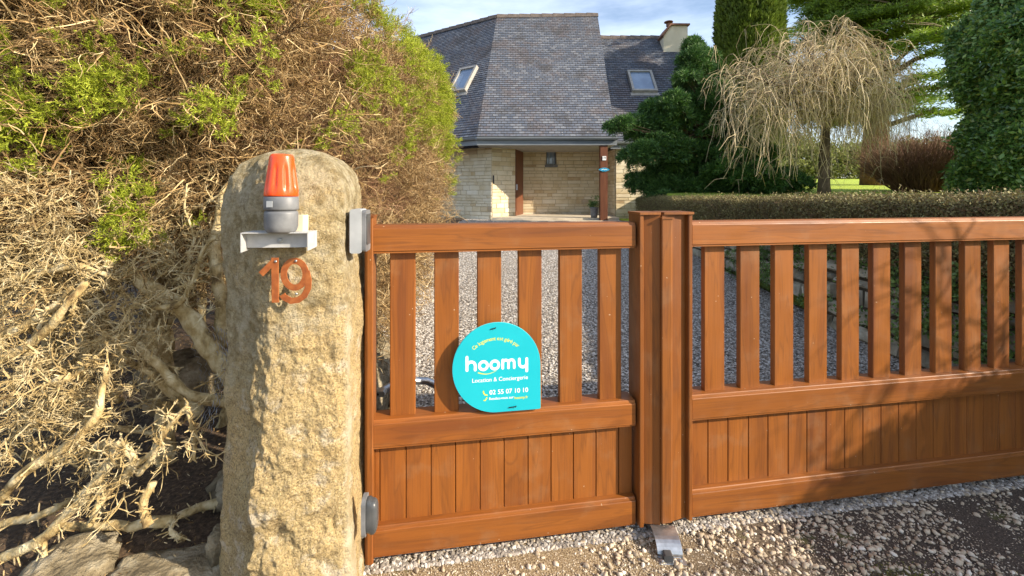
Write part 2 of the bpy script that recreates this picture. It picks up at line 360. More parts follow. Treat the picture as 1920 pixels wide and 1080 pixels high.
M_BROWN = mat_simple('brown_paint', [(0.3, (0.10, 0.032, 0.014)), (0.7, (0.17, 0.06, 0.025))], 6, 0.5, sc3=(3, 3, 0.3))
M_ZINC = mat_simple('zinc_gutter', [(0.3, (0.13, 0.15, 0.17)), (0.7, (0.22, 0.24, 0.26))], 3, 0.5, sc3=(0.4, 1, 3))
M_SOFFIT = mat_simple('soffit_boards', [(0.3, (0.26, 0.25, 0.23)), (0.7, (0.35, 0.34, 0.31))], 4, 0.7)
M_RENDER = mat_simple('cream_render', [(0.3, (0.62, 0.55, 0.40)), (0.7, (0.76, 0.69, 0.54))], 2, 0.9)
M_TERRA = mat_simple('chimney_tile', [(0.3, (0.16, 0.07, 0.04)), (0.7, (0.26, 0.13, 0.08))], 8, 0.85)
M_TILE = mat_simple('porch_paving', [(0.3, (0.42, 0.36, 0.27)), (0.7, (0.58, 0.51, 0.40))], 3, 0.8)
M_FRAME = mat_simple('skylight_frame', [(0.3, (0.24, 0.23, 0.21)), (0.7, (0.38, 0.36, 0.33))], 10, 0.5)
M_GLASS = mat_simple('window_glass', [(0.4, (0.14, 0.20, 0.30)), (0.6, (0.20, 0.28, 0.40))], 1.5, 0.06, spec=0.9)  # blue tint in the colour stands in for sky reflected by the panes
M_BLUE = mat_simple('blue_enamel', [(0.5, (0.02, 0.30, 0.52))], rough=0.4)
M_RIDGE = mat_simple('ridge_tiles', [(0.3, (0.07, 0.055, 0.05)), (0.7, (0.15, 0.12, 0.10))], 8, 0.85)
M_WIRE = mat_simple('wire', [(0.5, (0.30, 0.31, 0.32))], rough=0.5, metal=0.6)
M_MOSS = mat_simple('moss', [(0.3, (0.09, 0.10, 0.015)), (0.7, (0.26, 0.24, 0.04))], 30, 0.95, 0.3)

def mat_lens():
    m, t, b = nt('orange_lens')
    b.inputs['Base Color'].default_value = (0.85, 0.085, 0.012, 1); b.inputs['Roughness'].default_value = 0.3
    b.inputs['Subsurface Weight'].default_value = 0.35; b.inputs['Subsurface Radius'].default_value = (0.03, 0.008, 0.003)
    b.inputs['Subsurface Scale'].default_value = 0.5
    return m
M_LENS = mat_lens()

def mat_slate(name):
    m, t, b = nt(name)
    tc = t.nodes.new('ShaderNodeTexCoord'); uv = tc.outputs['UV']
    br = t.nodes.new('ShaderNodeTexBrick'); br.offset = 0.5
    br.inputs['Scale'].default_value = 1.0; br.inputs['Brick Width'].default_value = 0.19; br.inputs['Row Height'].default_value = 0.115
    br.inputs['Mortar Size'].default_value = 0.010; br.inputs['Mortar Smooth'].default_value = 0.2; br.inputs['Bias'].default_value = -0.1
    br.inputs['Color1'].default_value = (0, 0, 0, 1); br.inputs['Color2'].default_value = (1, 1, 1, 1); br.inputs['Mortar'].default_value = (0.3, 0.3, 0.3, 1)
    t.links.new(uv, br.inputs['Vector'])
    c = ramp(t, br.outputs['Color'], [(0.0, (0.080, 0.096, 0.130)), (0.55, (0.115, 0.130, 0.165)), (1.0, (0.185, 0.198, 0.225))])
    v = coords(t)
    li = noise(t, v, 0.8, 8, 0.68); li2 = noise(t, v, 7, 6, 0.7)
    c = mixc(t, ramp(t, math_(t, 'MULTIPLY_ADD', li2, 0.5), [(0.0, (0,)*3), (1, (0,)*3)]), c, c)
    c = mixc(t, ramp(t, math_(t, 'ADD', math_(t, 'MULTIPLY', li, 0.6), math_(t, 'MULTIPLY', li2, 0.4)), [(0.49, (0, 0, 0)), (0.57, (0.6,)*3)]), c, (0.12, 0.092, 0.085))
    c = mixc(t, ramp(t, noise(t, v, 1.3, 8, 0.72, 0.2), [(0.53, (0, 0, 0)), (0.62, (0.75,)*3)]), c, (0.060, 0.058, 0.062))
    c = mixc(t, ramp(t, noise(t, v, 16, 2, 0.5), [(0.69, (0, 0, 0)), (0.72, (0.7,)*3)]), c, (0.42, 0.40, 0.36))
    c = mixc(t, br.outputs['Fac'], c, (0.045, 0.042, 0.042))
    t.links.new(c, b.inputs['Base Color']); b.inputs['Roughness'].default_value = 0.7; b.inputs['Specular IOR Level'].default_value = 0.35
    h = math_(t, 'SUBTRACT', math_(t, 'MULTIPLY', br.outputs['Color'], 0.5), math_(t, 'MULTIPLY', br.outputs['Fac'], 1.0))
    bump(t, b, h, 0.6, 0.012)
    return m
M_SLATE = mat_slate('slate_roof')

def mat_verge():
    m, t, b = nt('roadside_ground')
    v = coords(t)
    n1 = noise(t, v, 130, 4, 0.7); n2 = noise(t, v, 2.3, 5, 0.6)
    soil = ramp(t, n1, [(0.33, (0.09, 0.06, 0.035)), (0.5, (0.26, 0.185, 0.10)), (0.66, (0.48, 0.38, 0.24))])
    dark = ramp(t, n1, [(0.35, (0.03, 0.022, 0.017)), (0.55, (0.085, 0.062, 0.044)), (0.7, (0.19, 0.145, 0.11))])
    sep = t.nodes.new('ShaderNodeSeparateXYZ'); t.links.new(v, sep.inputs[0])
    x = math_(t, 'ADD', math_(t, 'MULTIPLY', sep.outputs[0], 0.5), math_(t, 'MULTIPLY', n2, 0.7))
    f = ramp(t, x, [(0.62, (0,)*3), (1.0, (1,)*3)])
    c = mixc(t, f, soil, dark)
    c = mixc(t, ramp(t, noise(t, v, 5, 6, 0.7), [(0.58, (0, 0, 0)), (0.68, (0.6,)*3)]), c, (0.12, 0.13, 0.02))
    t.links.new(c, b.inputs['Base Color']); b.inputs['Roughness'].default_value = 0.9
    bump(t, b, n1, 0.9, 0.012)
    return m
M_VERGE = mat_verge()

# ------------------------------------------------------------------ terrain
def sstep(a, b, x):
    t = np.clip((x-a)/(b-a), 0, 1); return t*t*(3-2*t)
def edge_x(y):                      # where the raised garden begins on the right
    return 3.62+1.3*sstep(11.6, 14.0, y)
def gz(x, y):
    """Ground height."""
    x = np.asarray(x, float); y = np.asarray(y, float)
    base = 0.56*sstep(2.2, 13.5, y)
    bank = 0.16*sstep(-0.75, -1.3, x)*sstep(7.5, 5.5, y)*sstep(0.9, 1.5, y)
    garden = np.clip(1.36+0.043*(y-8), 1.1, 2.6)
    g = sstep(0, 0.10, x-edge_x(y))*sstep(2.2, 2.9, y)
    return (base+bank)*(1-g)+garden*g
def grid_sheet(xs, ys, dz, jit=0.0, warp=None, xw=None):
    X, Y = np.meshgrid(xs, ys)
    if warp: Y = warp(X, Y)
    if xw: X = xw(X, Y)
    Z = gz(X, Y)+dz
    if jit:
        for i in range(X.shape[0]):
            for j in range(X.shape[1]): Z[i, j] += jit*fbm((X[i, j], Y[i, j], 0), 4, 4)
    n, m = X.shape; V = np.stack([X, Y, Z], -1).reshape(-1, 3)
    I = np.arange(n*m).reshape(n, m)
    Q = np.stack([I[:-1, :-1], I[:-1, 1:], I[1:, 1:], I[1:, :-1]], -1).reshape(-1, 4)
    mb = MB(); mb.add_arr(V, Q); return mb
xs = np.concatenate([[-900, -200, -60, -25], np.linspace(-12, -2.2, 20), np.linspace(-2, 3.4, 40), np.linspace(3.5, 5.3, 37), np.linspace(5.8, 20, 20), [30, 60, 200, 900]])
ys = np.concatenate([[-300, -60, -10], np.linspace(-3, 1, 8), np.linspace(1.1, 3.2, 30), np.linspace(3.5, 16, 50), np.linspace(17, 40, 14), [60, 120, 400, 1500]])
gm, gt_, gb = nt('ground_soil_and_grass')
gv = coords(gt_); gsep = gt_.nodes.new('ShaderNodeSeparateXYZ'); gt_.links.new(gv, gsep.inputs[0])
gn = noise(gt_, gv, 45, 6, 0.7)
gsoil = ramp(gt_, gn, [(0.35, (0.035, 0.022, 0.012)), (0.5, (0.09, 0.055, 0.03)), (0.68, (0.20, 0.13, 0.07))])
gg = ramp(gt_, noise(gt_, gv, 3, 9, 0.7), [(0.3, (0.20, 0.27, 0.02)), (0.5, (0.32, 0.42, 0.03)), (0.7, (0.44, 0.50, 0.05))])
gf = ramp(gt_, math_(gt_, 'ADD', math_(gt_, 'MULTIPLY', gsep.outputs[0], 0.2), 0.0), [(0.70, (0,)*3), (0.74, (1,)*3)])
gt_.links.new(mixc(gt_, gf, gsoil, gg), gb.inputs['Base Color']); gb.inputs['Roughness'].default_value = 0.95
bump(gt_, gb, gn, 1.0, 0.02)
tag(grid_sheet(xs, ys, 0.0).build('ground', gm, smooth=True), kind='structure')
def dleft(y): return -0.72-0.9*sstep(3.0, 4.6, y)
def seam(x): return 1.94+(x-0.5633)*0.1587+0.05
drive = grid_sheet(np.linspace(-1.7, 3.5, 54), np.linspace(0, 1, 100)**1.3, 0.006, 0, lambda X, t: seam(X)+0.001+(15.0-seam(X))*t, lambda X, Y: np.where(X < dleft(Y), dleft(Y)+(X-dleft(Y))*0.02, X))
tag(drive.build('driveway', M_DRIVE, smooth=True), kind='structure')
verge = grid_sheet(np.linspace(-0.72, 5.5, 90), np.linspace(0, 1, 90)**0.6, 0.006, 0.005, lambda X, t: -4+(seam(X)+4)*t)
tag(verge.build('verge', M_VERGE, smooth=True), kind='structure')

# ------------------------------------------------------------------ stones
def ico(sub=0):
    import bmesh
    bm = bmesh.new(); bmesh.ops.create_icosphere(bm, subdivisions=sub+1, radius=1)
    v = np.array([p.co[:] for p in bm.verts]); f = np.array([[q.index for q in fa.verts] for fa in bm.faces]); bm.free()
    return v, f
I0 = ico(0); I1 = ico(1); I3 = ico(3)
def pebble_templates(base, n, rng):
    out = []
    for _ in range(n):
        v = base[0]*np.array([1, rng.uniform(0.6, 0.95), rng.uniform(0.42, 0.7)])
        v = v*(1+rng.normal(0, 0.13, (len(v), 1)))*np.array([1, rng.uniform(0.75, 1.0), rng.uniform(0.7, 1.0)])+rng.normal(0, 0.05, v.shape); out.append((v, base[1]))
    return out
def scatter_stones(mb, x, y, r, base, rng, lift=0.3, ntemp=6):
    ts = pebble_templates(base, ntemp, rng); N = len(x); k = rng.integers(0, ntemp, N)
    z = gz(x, y)+0.006+r*lift
    ax = rng.normal(size=(N, 3))*np.array([0.25, 0.25, 0])+np.array([0, 0, 1])
    R = rot_to(ax, rng)
    for i, (v, f) in enumerate(ts):
        s = k == i; inst(mb, v, f, R[s], np.stack([x[s], y[s], z[s]], 1), r[s])
rng = np.random.default_rng(3)
def gate_y(x): return 1.9466+(x-0.5633)*0.1567/0.9876
# front pebbles: thick band in front of the right leaf, thinner elsewhere
mb = MB()
N = 78000; x = rng.uniform(-0.7, 4.2, N); y = rng.uniform(0.7, 2.6, N)
d = gate_y(x)-y
dens = 0.07+0.13*sstep(0.7, 0.2, x)+0.9*np.exp(-((x-1.05)/0.62)**2)*sstep(0.95, 0.3, d)+0.35*np.exp(-((x-1.9)/0.7)**2)*sstep(0.7, 0.1, d)*0.5+0.15*sstep(-0.2, 0.6, x)
nz = np.array([fbm((a, b, 2), 3.5, 3) for a, b in zip(x, y)])
keep = rng.uniform(size=N) < np.clip(dens*(0.8+1.5*nz), 0.01, 1)*0.5
x, y = x[keep], y[keep]; r = 0.0036+0.0125*rng.uniform(0, 1, len(x))**2.2
scatter_stones(mb, x, y, r, I1, rng, 0.25, 14)
tag(mb.build('pebbles', M_PEB, smooth=True), 'loose cream and brown pebbles strewn over soil in front of the gate', 'gravel', kind='stuff')
mb = MB(); N = 95000
x = rng.uniform(-0.65, 4.2, N); y = rng.uniform(0.9, 2.3, N)
keep = rng.uniform(size=N) < np.clip(1.0-0.30*np.maximum(x, 0), 0.06, 1); x, y = x[keep], y[keep]
scatter_stones(mb, x, y, rng.uniform(0.0014, 0.0046, len(x)), I0, rng)
tag(mb.build('grit', M_PEB), 'fine tan grit covering the soil in front of the gate', 'gravel', kind='stuff')
mb = MB(); N = 92000
u = rng.uniform(size=N); x = rng.uniform(-1.5, 3.5, N); y = gate_y(x)-0.02+8.0*u**1.6; kk = x > dleft(y)+0.03*np.sin(y*9); x = x[kk]; y = y[kk]; N = len(x)
scatter_stones(mb, x, y, rng.uniform(0.006, 0.0135, N), I0, rng)
tag(mb.build('driveway_gravel', M_GRAVEL, smooth=False), 'pale grey and brown gravel covering the driveway behind the gate', 'gravel', kind='stuff')

def moss_patch():
    mb = MB(); rg = np.random.default_rng(91)
    cx = [(-0.1, 1.62, .12), (0.75, 1.45, .12), (1.1, 1.50, .14), (1.55, 1.72, .12), (0.35, 1.5, .10), (1.9, 1.6, .15), (1.35, 1.62, .12), (2.3, 1.75, .1)]
    blade = np.array([(-.0012, 0, 0), (.0012, 0, 0), (.0004, .002, .012)]); bf = np.array([[0, 1, 2]])
    for (a, b, s) in cx:
        n = 1500; x = rg.normal(a, s*0.6, n); y = rg.normal(b, s*0.35, n)
        T = np.stack([x, y, gz(x, y)+0.006], 1)
        inst(mb, blade, bf, rot_to(rg.normal(size=(n, 3))*0.5+np.array([0, 0, 1]), rg), T, rg.uniform(0.5, 1.2, n))
    return mb
tag(moss_patch().build('moss', M_MOSS), 'yellow green moss tufts between the pebbles before the gate', 'moss', kind='stuff')

def rock(name, c, s, seed, label, cat='rock', mat=None, rough=0.28, group=None, flat=False):
    mb = MB(); v, f = I3; out = []
    for p in v:
        q = Vector(p)
        # squarish lump
        e = 0.6; q = Vector([math.copysign(abs(a)**e, a) for a in q]); q = q/max(1e-6, (abs(q.x)**3+abs(q.y)**3+abs(q.z)**3)**(1/3))
        k = 1+rough*fbm(q+Vector((seed*3.1, 0, 0)), 1.1, 4)+0.06*fbm(q, 6, 3)-0.16*abs(fbm(q+Vector((seed, 2, 0)), 2.2, 3))
        out.append((q.x*s[0]*k+c[0], q.y*s[1]*k+c[1], q.z*s[2]*k+c[2]))
    mb.add(out, [tuple(a) for a in f])
    o = mb.build(name, mat or M_STONE, smooth=True, origin=c)
    o.rotation_euler = (0.1*sin(seed), 0.12*cos(seed*2), seed)
    return tag(o, label, cat, group)

# rocks at the foot of the hedge
rock('rock', (-1.24, 1.56, 0.125), (0.22, 0.14, 0.06), 1.0*0.3, 'large flat cream boulder lying at the foot of the pillar')
rock('rock', (-1.60, 1.58, 0.17), (0.15, 0.14, 0.055), 2.0, 'pale boulder half hidden in the bottom left corner')
rock('rock', (-1.10, 1.66, 0.20), (0.035, 0.05, 0.075), 3.0, 'small upright grey rock leaning against the pillar')
rock('rock', (-1.75, 2.35, 0.52), (0.20, 0.12, 0.15), 4.1, 'square grey stone block under the tangled branches')
rock('rock', (-1.22, 2.0, 0.20), (0.16, 0.12, 0.06), 5.3, 'brown stone slab in shade behind the pillar foot')
rock('rock', (-0.80, 2.45, 0.40), (0.09, 0.15, 0.20), 6.0, 'tall pale rock behind the gate beside the hinge', group=None)
rock('rock', (-0.86, 2.9, 0.30), (0.12, 0.2, 0.22), 7.2, 'mottled boulder at the hedge foot, farther back behind the gate hinge')
rock('rock', (-0.72, 2.18, 0.16), (0.10, 0.12, 0.13), 8.4, 'low rounded rock on the driveway edge below the opener arm')

# ------------------------------------------------------------------ granite pillar
def make_pillar():
    zt = 1.70
    # cross-section polygon (x, y) anticlockwise from left-back, with smoothing by dense sampling
    def sect(z):
        w = sstep(0.2, 1.0, z)
        apx = -0.885+0.05*w                                 # ridge between shaded left facet and lit face
        return [(-1.08+0.0*z, 1.90), (-1.09, 1.67), (-1.035, 1.56), (apx-0.01, 1.462), (apx+0.03, 1.452), (-0.72, 1.480), (-0.60, 1.512), (-0.572, 1.530), (-0.594, 1.66), (-0.607, 1.78), (-0.61, 1.90)]
    K = 560; NZ = 330; V = []; 
    zs = np.concatenate([np.linspace(-0.12, 1.47, 360), 1.47+(zt-1.47)*np.sin(np.linspace(0, pi/2, 61)[1:])])
    NZ = len(zs)
    for z in zs:
        s = sect(z); s = [np.array(p) for p in s]; n = len(s)
        L = [np.linalg.norm(s[(i+1) % n]-s[i]) for i in range(n)]
        # sample front densely: weight front segments
        wt = [l*(0.35 if i in (9, 10, 0) else 1.0) for i, l in enumerate(L)]; tot = sum(wt); pts = []
        for k in range(K):
            t = k/K*tot; i = 0
            while t > wt[i] and i < n-1: t -= wt[i]; i += 1
            a = t/wt[i]; pts.append(s[i]*(1-a)+s[(i+1) % n]*a)
        pts = np.array(pts); pts[:, 0] -= 0.022*float(sstep(0.7, 1.6, z))*np.clip((pts[:, 0]+0.72)/0.1, 0, 1)
        for _ in range(5): pts = (np.roll(pts, 1, 0)+2*pts+np.roll(pts, -1, 0))/4
        # top rounding
        if z > 1.47:
            q = (z-1.47)/(zt-1.47); kx = max(0.0, 1-q**2.6)**0.5; ky = max(0.0, 1-q**2.8)**0.5
            c = np.array((-0.80, 1.66)); pts = c+(pts-c)*np.array((max(kx, 0.02), max(ky*0.85+0.15*kx, 0.02)))
        V.append(pts)
    V = np.array(V); out = np.zeros((NZ, K, 3))
    for i, z in enumerate(zs):
        for k in range(K):
            x, y = V[i, k]
            nx, ny = x+0.80, y-1.69; l = sqrt(nx*nx+ny*ny)+1e-6; nx /= l; ny /= l
            p = (x, y, z)
            side = 1.0 if (y > 1.51 and x > -0.7) else float(sstep(-0.59, -0.568, x))
            front = 1.0 if y < 1.6 else 0.4
            lower = sstep(1.25, 0.85, z)
            rough = (0.35+0.65*lower)*(1-0.75*float(side))
            left = 1-float(sstep(-0.97, -0.88, x)); rough *= (1-0.6*left)
            big = fbm(p, 3.0, 4)*0.022; mid = fbm((x, y, z*0.8), 12, 4)
            ridg = (0.5-abs(fbm((x+5, y, z*0.7), 9, 3)))
            d = big+rough*front*(0.012*mid+0.018*ridg)+(0.0026+0.0030*rough*front)*fbm(p, 42, 3)
            # hewn step: slab missing left of a ragged line in the lower half
            edge = -0.865+0.05*fbm((0, 0, z), 2.2, 3)+0.02*fbm((0, 3, z), 9, 3)
            if y < 1.6: d += 0.014*lower*(float(sstep(edge-0.012, edge+0.012, x))-0.6)
            out[i, k] = (x+nx*d, y+ny*d, z + (0.35*d if z > 1.55 else 0))
    mb = MB(); I = np.arange(NZ*K).reshape(NZ, K)
    Q = np.stack([I[:-1], np.roll(I, -1, 1)[:-1], np.roll(I, -1, 1)[1:], I[1:]], -1).reshape(-1, 4)
    mb.add_arr(out.reshape(-1, 3), Q); mb.f.append(list(range((NZ-1)*K, NZ*K))); mb.mi.append(0)
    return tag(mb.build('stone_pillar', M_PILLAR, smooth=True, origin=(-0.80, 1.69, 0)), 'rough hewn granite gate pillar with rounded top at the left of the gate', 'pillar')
make_pillar()

# orange flashing lamp on its bracket
def make_lamp():
    c = P(527, 437, 1.395); t = thing('warning_lamp', 'orange flashing gate lamp with grey base on the stone pillar', 'lamp', tuple(c))
    t.rotation_euler = (0, radians(0.5), 0)
    mb = MB(); mb.lathe([(0.040, 0), (0.046, 0.006), (0.0505, 0.02), (0.051, 0.060), (0.049, 0.068), (0.045, 0.0695)], (0, 0, 0.002), 32, sy=0.85); mb.build('base', M_GREYPL, t, True)
    mb = MB(); mb.lathe([(0.044, 0.070), (0.0515, 0.073), (0.0525, 0.078), (0.052, 0.112), (0.049, 0.115)], (0, 0, 0.002), 32, sy=0.85); o = mb.build('collar', M_GREYPL, t, True)
    mb = MB(); mb.box(-0.022, -0.004, -0.0462, -0.042, 0.084, 0.103); mb.build('badge', M_GREYLT, o)
    mb = MB(); prof = [(0.0505, 0.116), (0.0515, 0.120), (0.0505, 0.135)]
    for i in range(1, 15): q = i/14; prof.append((0.0505-0.0145*q, 0.135+0.105*q))
    prof += [(0.0345, 0.2455), (0.030, 0.249), (0.015, 0.2495)]
    k = 96; vs = []; fs = []
    for (r, z) in prof:
        q = (z-0.13)/0.10; fl = 0.13*max(0, min(1, q*6))*max(0, min(1, (0.9-q)*5))
        for j in range(k):
            a = 2*pi*j/k; rr = r*(1-fl*max(0, cos(9*a+pi/2))**1.0)
            vs.append((rr*cos(a), rr*sin(a)*0.85, z+0.002))
    for i in range(len(prof)-1):
        for j in range(k): fs.append((i*k+j, i*k+(j+1) % k, (i+1)*k+(j+1) % k, (i+1)*k+j))
    fs.append(tuple(range(k))[::-1]); fs.append(tuple((len(prof)-1)*k+j for j in range(k)))
    mb.add(vs, fs); mb.build('lens', M_LENS, t, True)
    mb = MB(); mb.box(0.030, 0.052, 0.036, 0.075, 0.0, 0.055); mb.build('mounting_spacer', M_RENDER, t)
make_lamp()
def make_bracket():
    c = P(520, 452, 1.395); t = thing('lamp_bracket', 'white folded metal bracket below the orange lamp on the pillar', 'bracket', tuple(c), radians(4))
    mb = MB(); w = 0.103; h = 0.029
    mb.box(-w, w, -0.020, 0.055, h-0.003, h)                 # shelf
    mb.build('shelf', M_WHITE, t)
    mb = MB(); mb.box(-w+0.003, w-0.003, 0.012, 0.015, -h+0.007, h-0.0035); mb.build('back_plate', M_WHITE, t)
    for s in (-1, 1):
        mb = MB(); x0, x1 = (-w, -w+0.003) if s < 0 else (w-0.003, w); lo = -h-0.004 if s < 0 else -h
        mb.hexa([(x0, -0.020, lo), (x1, -0.020, lo), (x1, 0.055, lo+0.004), (x0, 0.055, lo+0.004), (x0, -0.020, h-0.0035), (x1, -0.020, h-0.0035), (x1, 0.055, h-0.0035), (x0, 0.055, h-0.0035)])
        fl = (-w-0.0, -w+0.0) ; mb.build('end_flange', M_WHITE, t)
    mb = MB(); mb.lathe([(0.008, 0), (0.008, 0.003), (0.004, 0.006)], (0, 0, 0), 12); o = mb.build('screw', M_GREYLT, t, True)
    o.rotation_euler = (pi/2, 0, 0); o.location = (0.004, 0.0115, 0.001)
make_bracket()

# stroke lettering helper (flat rounded strokes in the x-z plane, given thickness in y)
def stroke(mb, pts, w, y0, y1, k=8, closed=False, capround=True):
    pts = [np.array(p, float) for p in pts]; n = len(pts); L = []; R = []
    for i in range(n):
        a = pts[(i-1) % n] if (closed or i > 0) else pts[i]; b = pts[(i+1) % n] if (closed or i < n-1) else pts[i]
        d = (b-a)/np.linalg.norm(b-a); nn = np.array((-d[1], d[0])); L.append(pts[i]+nn*w/2); R.append(pts[i]-nn*w/2)
    m = n if closed else n-1
    for i in range(m):
        j = (i+1) % n; q = [R[i], R[j], L[j], L[i]]
        vs = [(p[0], y0, p[1]) for p in q]+[(p[0], y1, p[1]) for p in q]
        fs = [(0, 1, 2, 3), (7, 6, 5, 4), (1, 0, 4, 5), (3, 2, 6, 7)]
        if not closed and i == 0: fs.append((0, 3, 7, 4))
        if not closed and i == m-1: fs.append((2, 1, 5, 6))
        mb.add(vs, fs)
    if capround and not closed:
        for e in (pts[0], pts[-1]):
            c = [(e[0]+w/2*cos(2*pi*i/14), e[1]+w/2*sin(2*pi*i/14)) for i in range(14)]
            mb.prism([(p[0], p[1]) for p in c], y0-0.00005, y1, 'y')
def arc(cx, cz, r, a0, a1, n=20, rz=None):
    rz = rz or r
    return [(cx+r*cos(radians(a0+(a1-a0)*i/n)), cz+rz*sin(radians(a0+(a1-a0)*i/n))) for i in range(n+1)]

def make_digits():
    D = 1.428; s = D/F
    def q(px, py): return ((px-535)*s, (525-py)*s)
    c = P(535, 525, D)
    t = thing('house_number_digit', 'rusty orange metal digit 1 screwed to the granite pillar, left of the 9', 'house number', tuple(c))
    mb = MB(); stroke(mb, [q(490, 514), q(515, 489)], 11*s, -0.003, 0.0, capround=False); stroke(mb, [q(516, 483), q(517, 567)], 13*s, -0.0033, 0.0, capround=False)
    mb.build('numeral', M_RUST, t)
    for p in ((518, 490),):
        mb = MB(); x, z = q(*p); mb.lathe([(0.0045, 0), (0.004, 0.002), (0.002, 0.003)], (0, 0, 0), 12); o = mb.build('screw', M_GALV, t, True); o.rotation_euler = (pi/2, 0, 0); o.location = (x, -0.0034, z)
    t = thing('house_number_digit', 'rusty orange metal digit 9 screwed to the granite pillar, right of the 1', 'house number', tuple(c))
    mb = MB()
    a = arc(*q(553, 514), 20.5*s, 0, 360, 40, 25*s)[:-1]; stroke(mb, a, 11.5*s, -0.003, 0.0, closed=True)
    b = [q(575, 508), q(579, 525), q(578, 540), q(571, 554), q(560, 562), q(546, 564), q(533, 557), q(530, 552)]
    stroke(mb, b, 11.5*s, -0.0034, 0.0, capround=False)
    mb.build('numeral', M_RUST, t)
    for p in ((556, 489), (556, 551)):
        mb = MB(); x, z = q(*p); mb.lathe([(0.0045, 0), (0.004, 0.002), (0.002, 0.003)], (0, 0, 0), 12); o = mb.build('screw', M_GALV, t, True); o.rotation_euler = (pi/2, 0, 0); o.location = (x, -0.0037 if p[1] < 520 else -0.0005, z)
make_digits()

def rbox(mb, x0, x1, y0, y1, z0, z1, r, axis='y', n=5):
    """Box with four rounded edges along axis."""
    def rr(a0, a1, b0, b1):
        pts = []
        for (cx, cy, s) in ((a1-r, b1-r, 0), (a0+r, b1-r, 90), (a0+r, b0+r, 180), (a1-r, b0+r, 270)):
            for i in range(n+1): an = radians(s+90*i/n); pts.append((cx+r*cos(an), cy+r*sin(an)))
        return pts
    if axis == 'y': mb.prism(rr(x0, x1, z0, z1), y0, y1, 'y')
    elif axis == 'x': mb.prism(rr(y0, y1, z0, z1), x0, x1, 'x')
    else: mb.prism(rr(x0, x1, y0, y1), z0, z1, 'z')

def make_sensor():
    c = P(676, 432, 1.585); t = thing('gate_sensor', 'light grey photocell box on the upper side of the granite pillar', 'sensor', tuple(c), radians(6))
    mb = MB(); rbox(mb, -0.028, 0.012, -0.040, 0.045, -0.078, 0.078, 0.008, 'y'); mb.build('housing', M_GREYLT, t)
    mb = MB(); rbox(mb, 0.0125, 0.026, -0.036, 0.041, -0.074, 0.074, 0.010, 'x'); mb.build('cover', M_GREYPL, t)
    mb = MB(); rbox(mb, 0.0265, 0.029, -0.026, 0.030, -0.050, 0.060, 0.008, 'x'); mb.build('window', M_GREYDK, t)
    c = P(693, 965, 1.60); t = thing('gate_sensor', 'dark grey rounded photocell on the lower side of the granite pillar', 'sensor', tuple(c), radians(6))
    mb = MB(); rbox(mb, -0.024, -0.010, -0.030, 0.035, -0.070, 0.070, 0.022, 'x'); mb.build('back_plate', M_GREYPL, t)
    mb = MB(); v, f = I3; out = []
    for p in v:
        q = [math.copysign(abs(a)**0.62, a) for a in p]; out.append((q[0]*0.027+0.004, q[1]*0.027+0.002, q[2]*0.062*(1-0.12*(q[0] > 0)*q[2])))
    mb.add(out, [tuple(a) for a in f]); mb.build('cover', M_GREYDK, t, True)
    mb = MB(); mb.lathe([(0.003, 0), (0.003, 0.002)], (0, 0, 0), 8); o = mb.build('screw', M_GALV, t); o.rotation_euler = (pi/2, 0, 0); o.location = (-0.018, -0.03, -0.058)
make_sensor()

# ------------------------------------------------------------------ gate
GU = np.array((0.9876, 0.1567)); GN = np.array((-0.1567, 0.9876))      # along the gate, away from the camera
G0 = np.array((0.5633, 1.9466)); GA = atan2(GU[1], GU[0])
def S(px, back=0.0):
    """distance along the gate, from G0, of the point seen in column px on a plane `back` behind the rail fronts"""
    k = (px-960)/F; o = G0+GN*back
    return (k*o[1]-o[0])/(GU[0]-k*GU[1])
ZB, ZT = 0.048, 1.3975
REC = 0.038; STH = 0.027
def rail_profile(z0, z1, top=True, bot=True):
    y0, y1 = 0.0, 0.094; e = 0.010
    p = []
    if bot: p += [(y0+0.006, z0), (y0+0.006, z0+0.007), (y0+0.0015, z0+0.010)]
    else: p += [(y0+0.002, z0), (y0, z0+0.002)]
    if top: p += [(y0+0.0015, z1-0.016), (y0+0.003, z1-0.013), (y0+0.007, z1-0.012), (y0+0.009, z1-0.003), (y0+0.012, z1)]
    else: p += [(y0, z1-0.002), (y0+0.002, z1)]
    p += [(y1, z1), (y1, z0)]
    return p
def make_leaf(label, s0, s1, slats, grooves, stile_left, name='gate_leaf'):
    org = G0+GU*s0
    t = thing(name, label, 'gate', (org[0], org[1], 0.0), GA, 'wood look gate leaves')
    L = s1-s0
    for nm, z0, z1 in (('top_rail', 1.283, ZT), ('middle_rail', 0.488, 0.603), ('bottom_rail', ZB, 0.170)):
        mb = MB(); mb.prism(rail_profile(z0, z1), 0.0, L, 'x'); mb.build(nm, W_H, t)
    for (a, b) in slats:
        mb = MB(); r = 0.003; y0, y1 = REC, REC+STH
        mb.prism([(a+r-s0, y0), (b-r-s0, y0), (b-s0, y0+r), (b-s0, y1), (a-s0, y1), (a-s0, y0+r)], 0.6032, 1.2828, 'z'); mb.build('slat', W_V, t)
    mb = MB(); y0, y1 = REC, REC+0.02
    gs = [s0]+grooves+[s1]
    for a, b in zip(gs[:-1], gs[1:]):
        g = 0.0026; a_, b_ = a-s0+(0 if a == s0 else g/2), b-s0-(0 if b == s1 else g/2)
        mb.prism([(a_+0.002, y0), (b_-0.002, y0), (b_, y0+0.003), (b_, y1), (a_, y1), (a_, y0+0.003)], 0.1702, 0.4878, 'z')
    mb.box(0, L, y1+0.001, y1+0.004, 0.1702, 0.4878)
    mb.build('board_panel', W_V, t)
    return t, org
sA0, sA1 = S(700), S(1192, 0.0)
wS = 0.1035
slA = [(S(p, REC), S(p, REC)+wS) for p in (731, 814, 895, 972, 1049, 1124)]
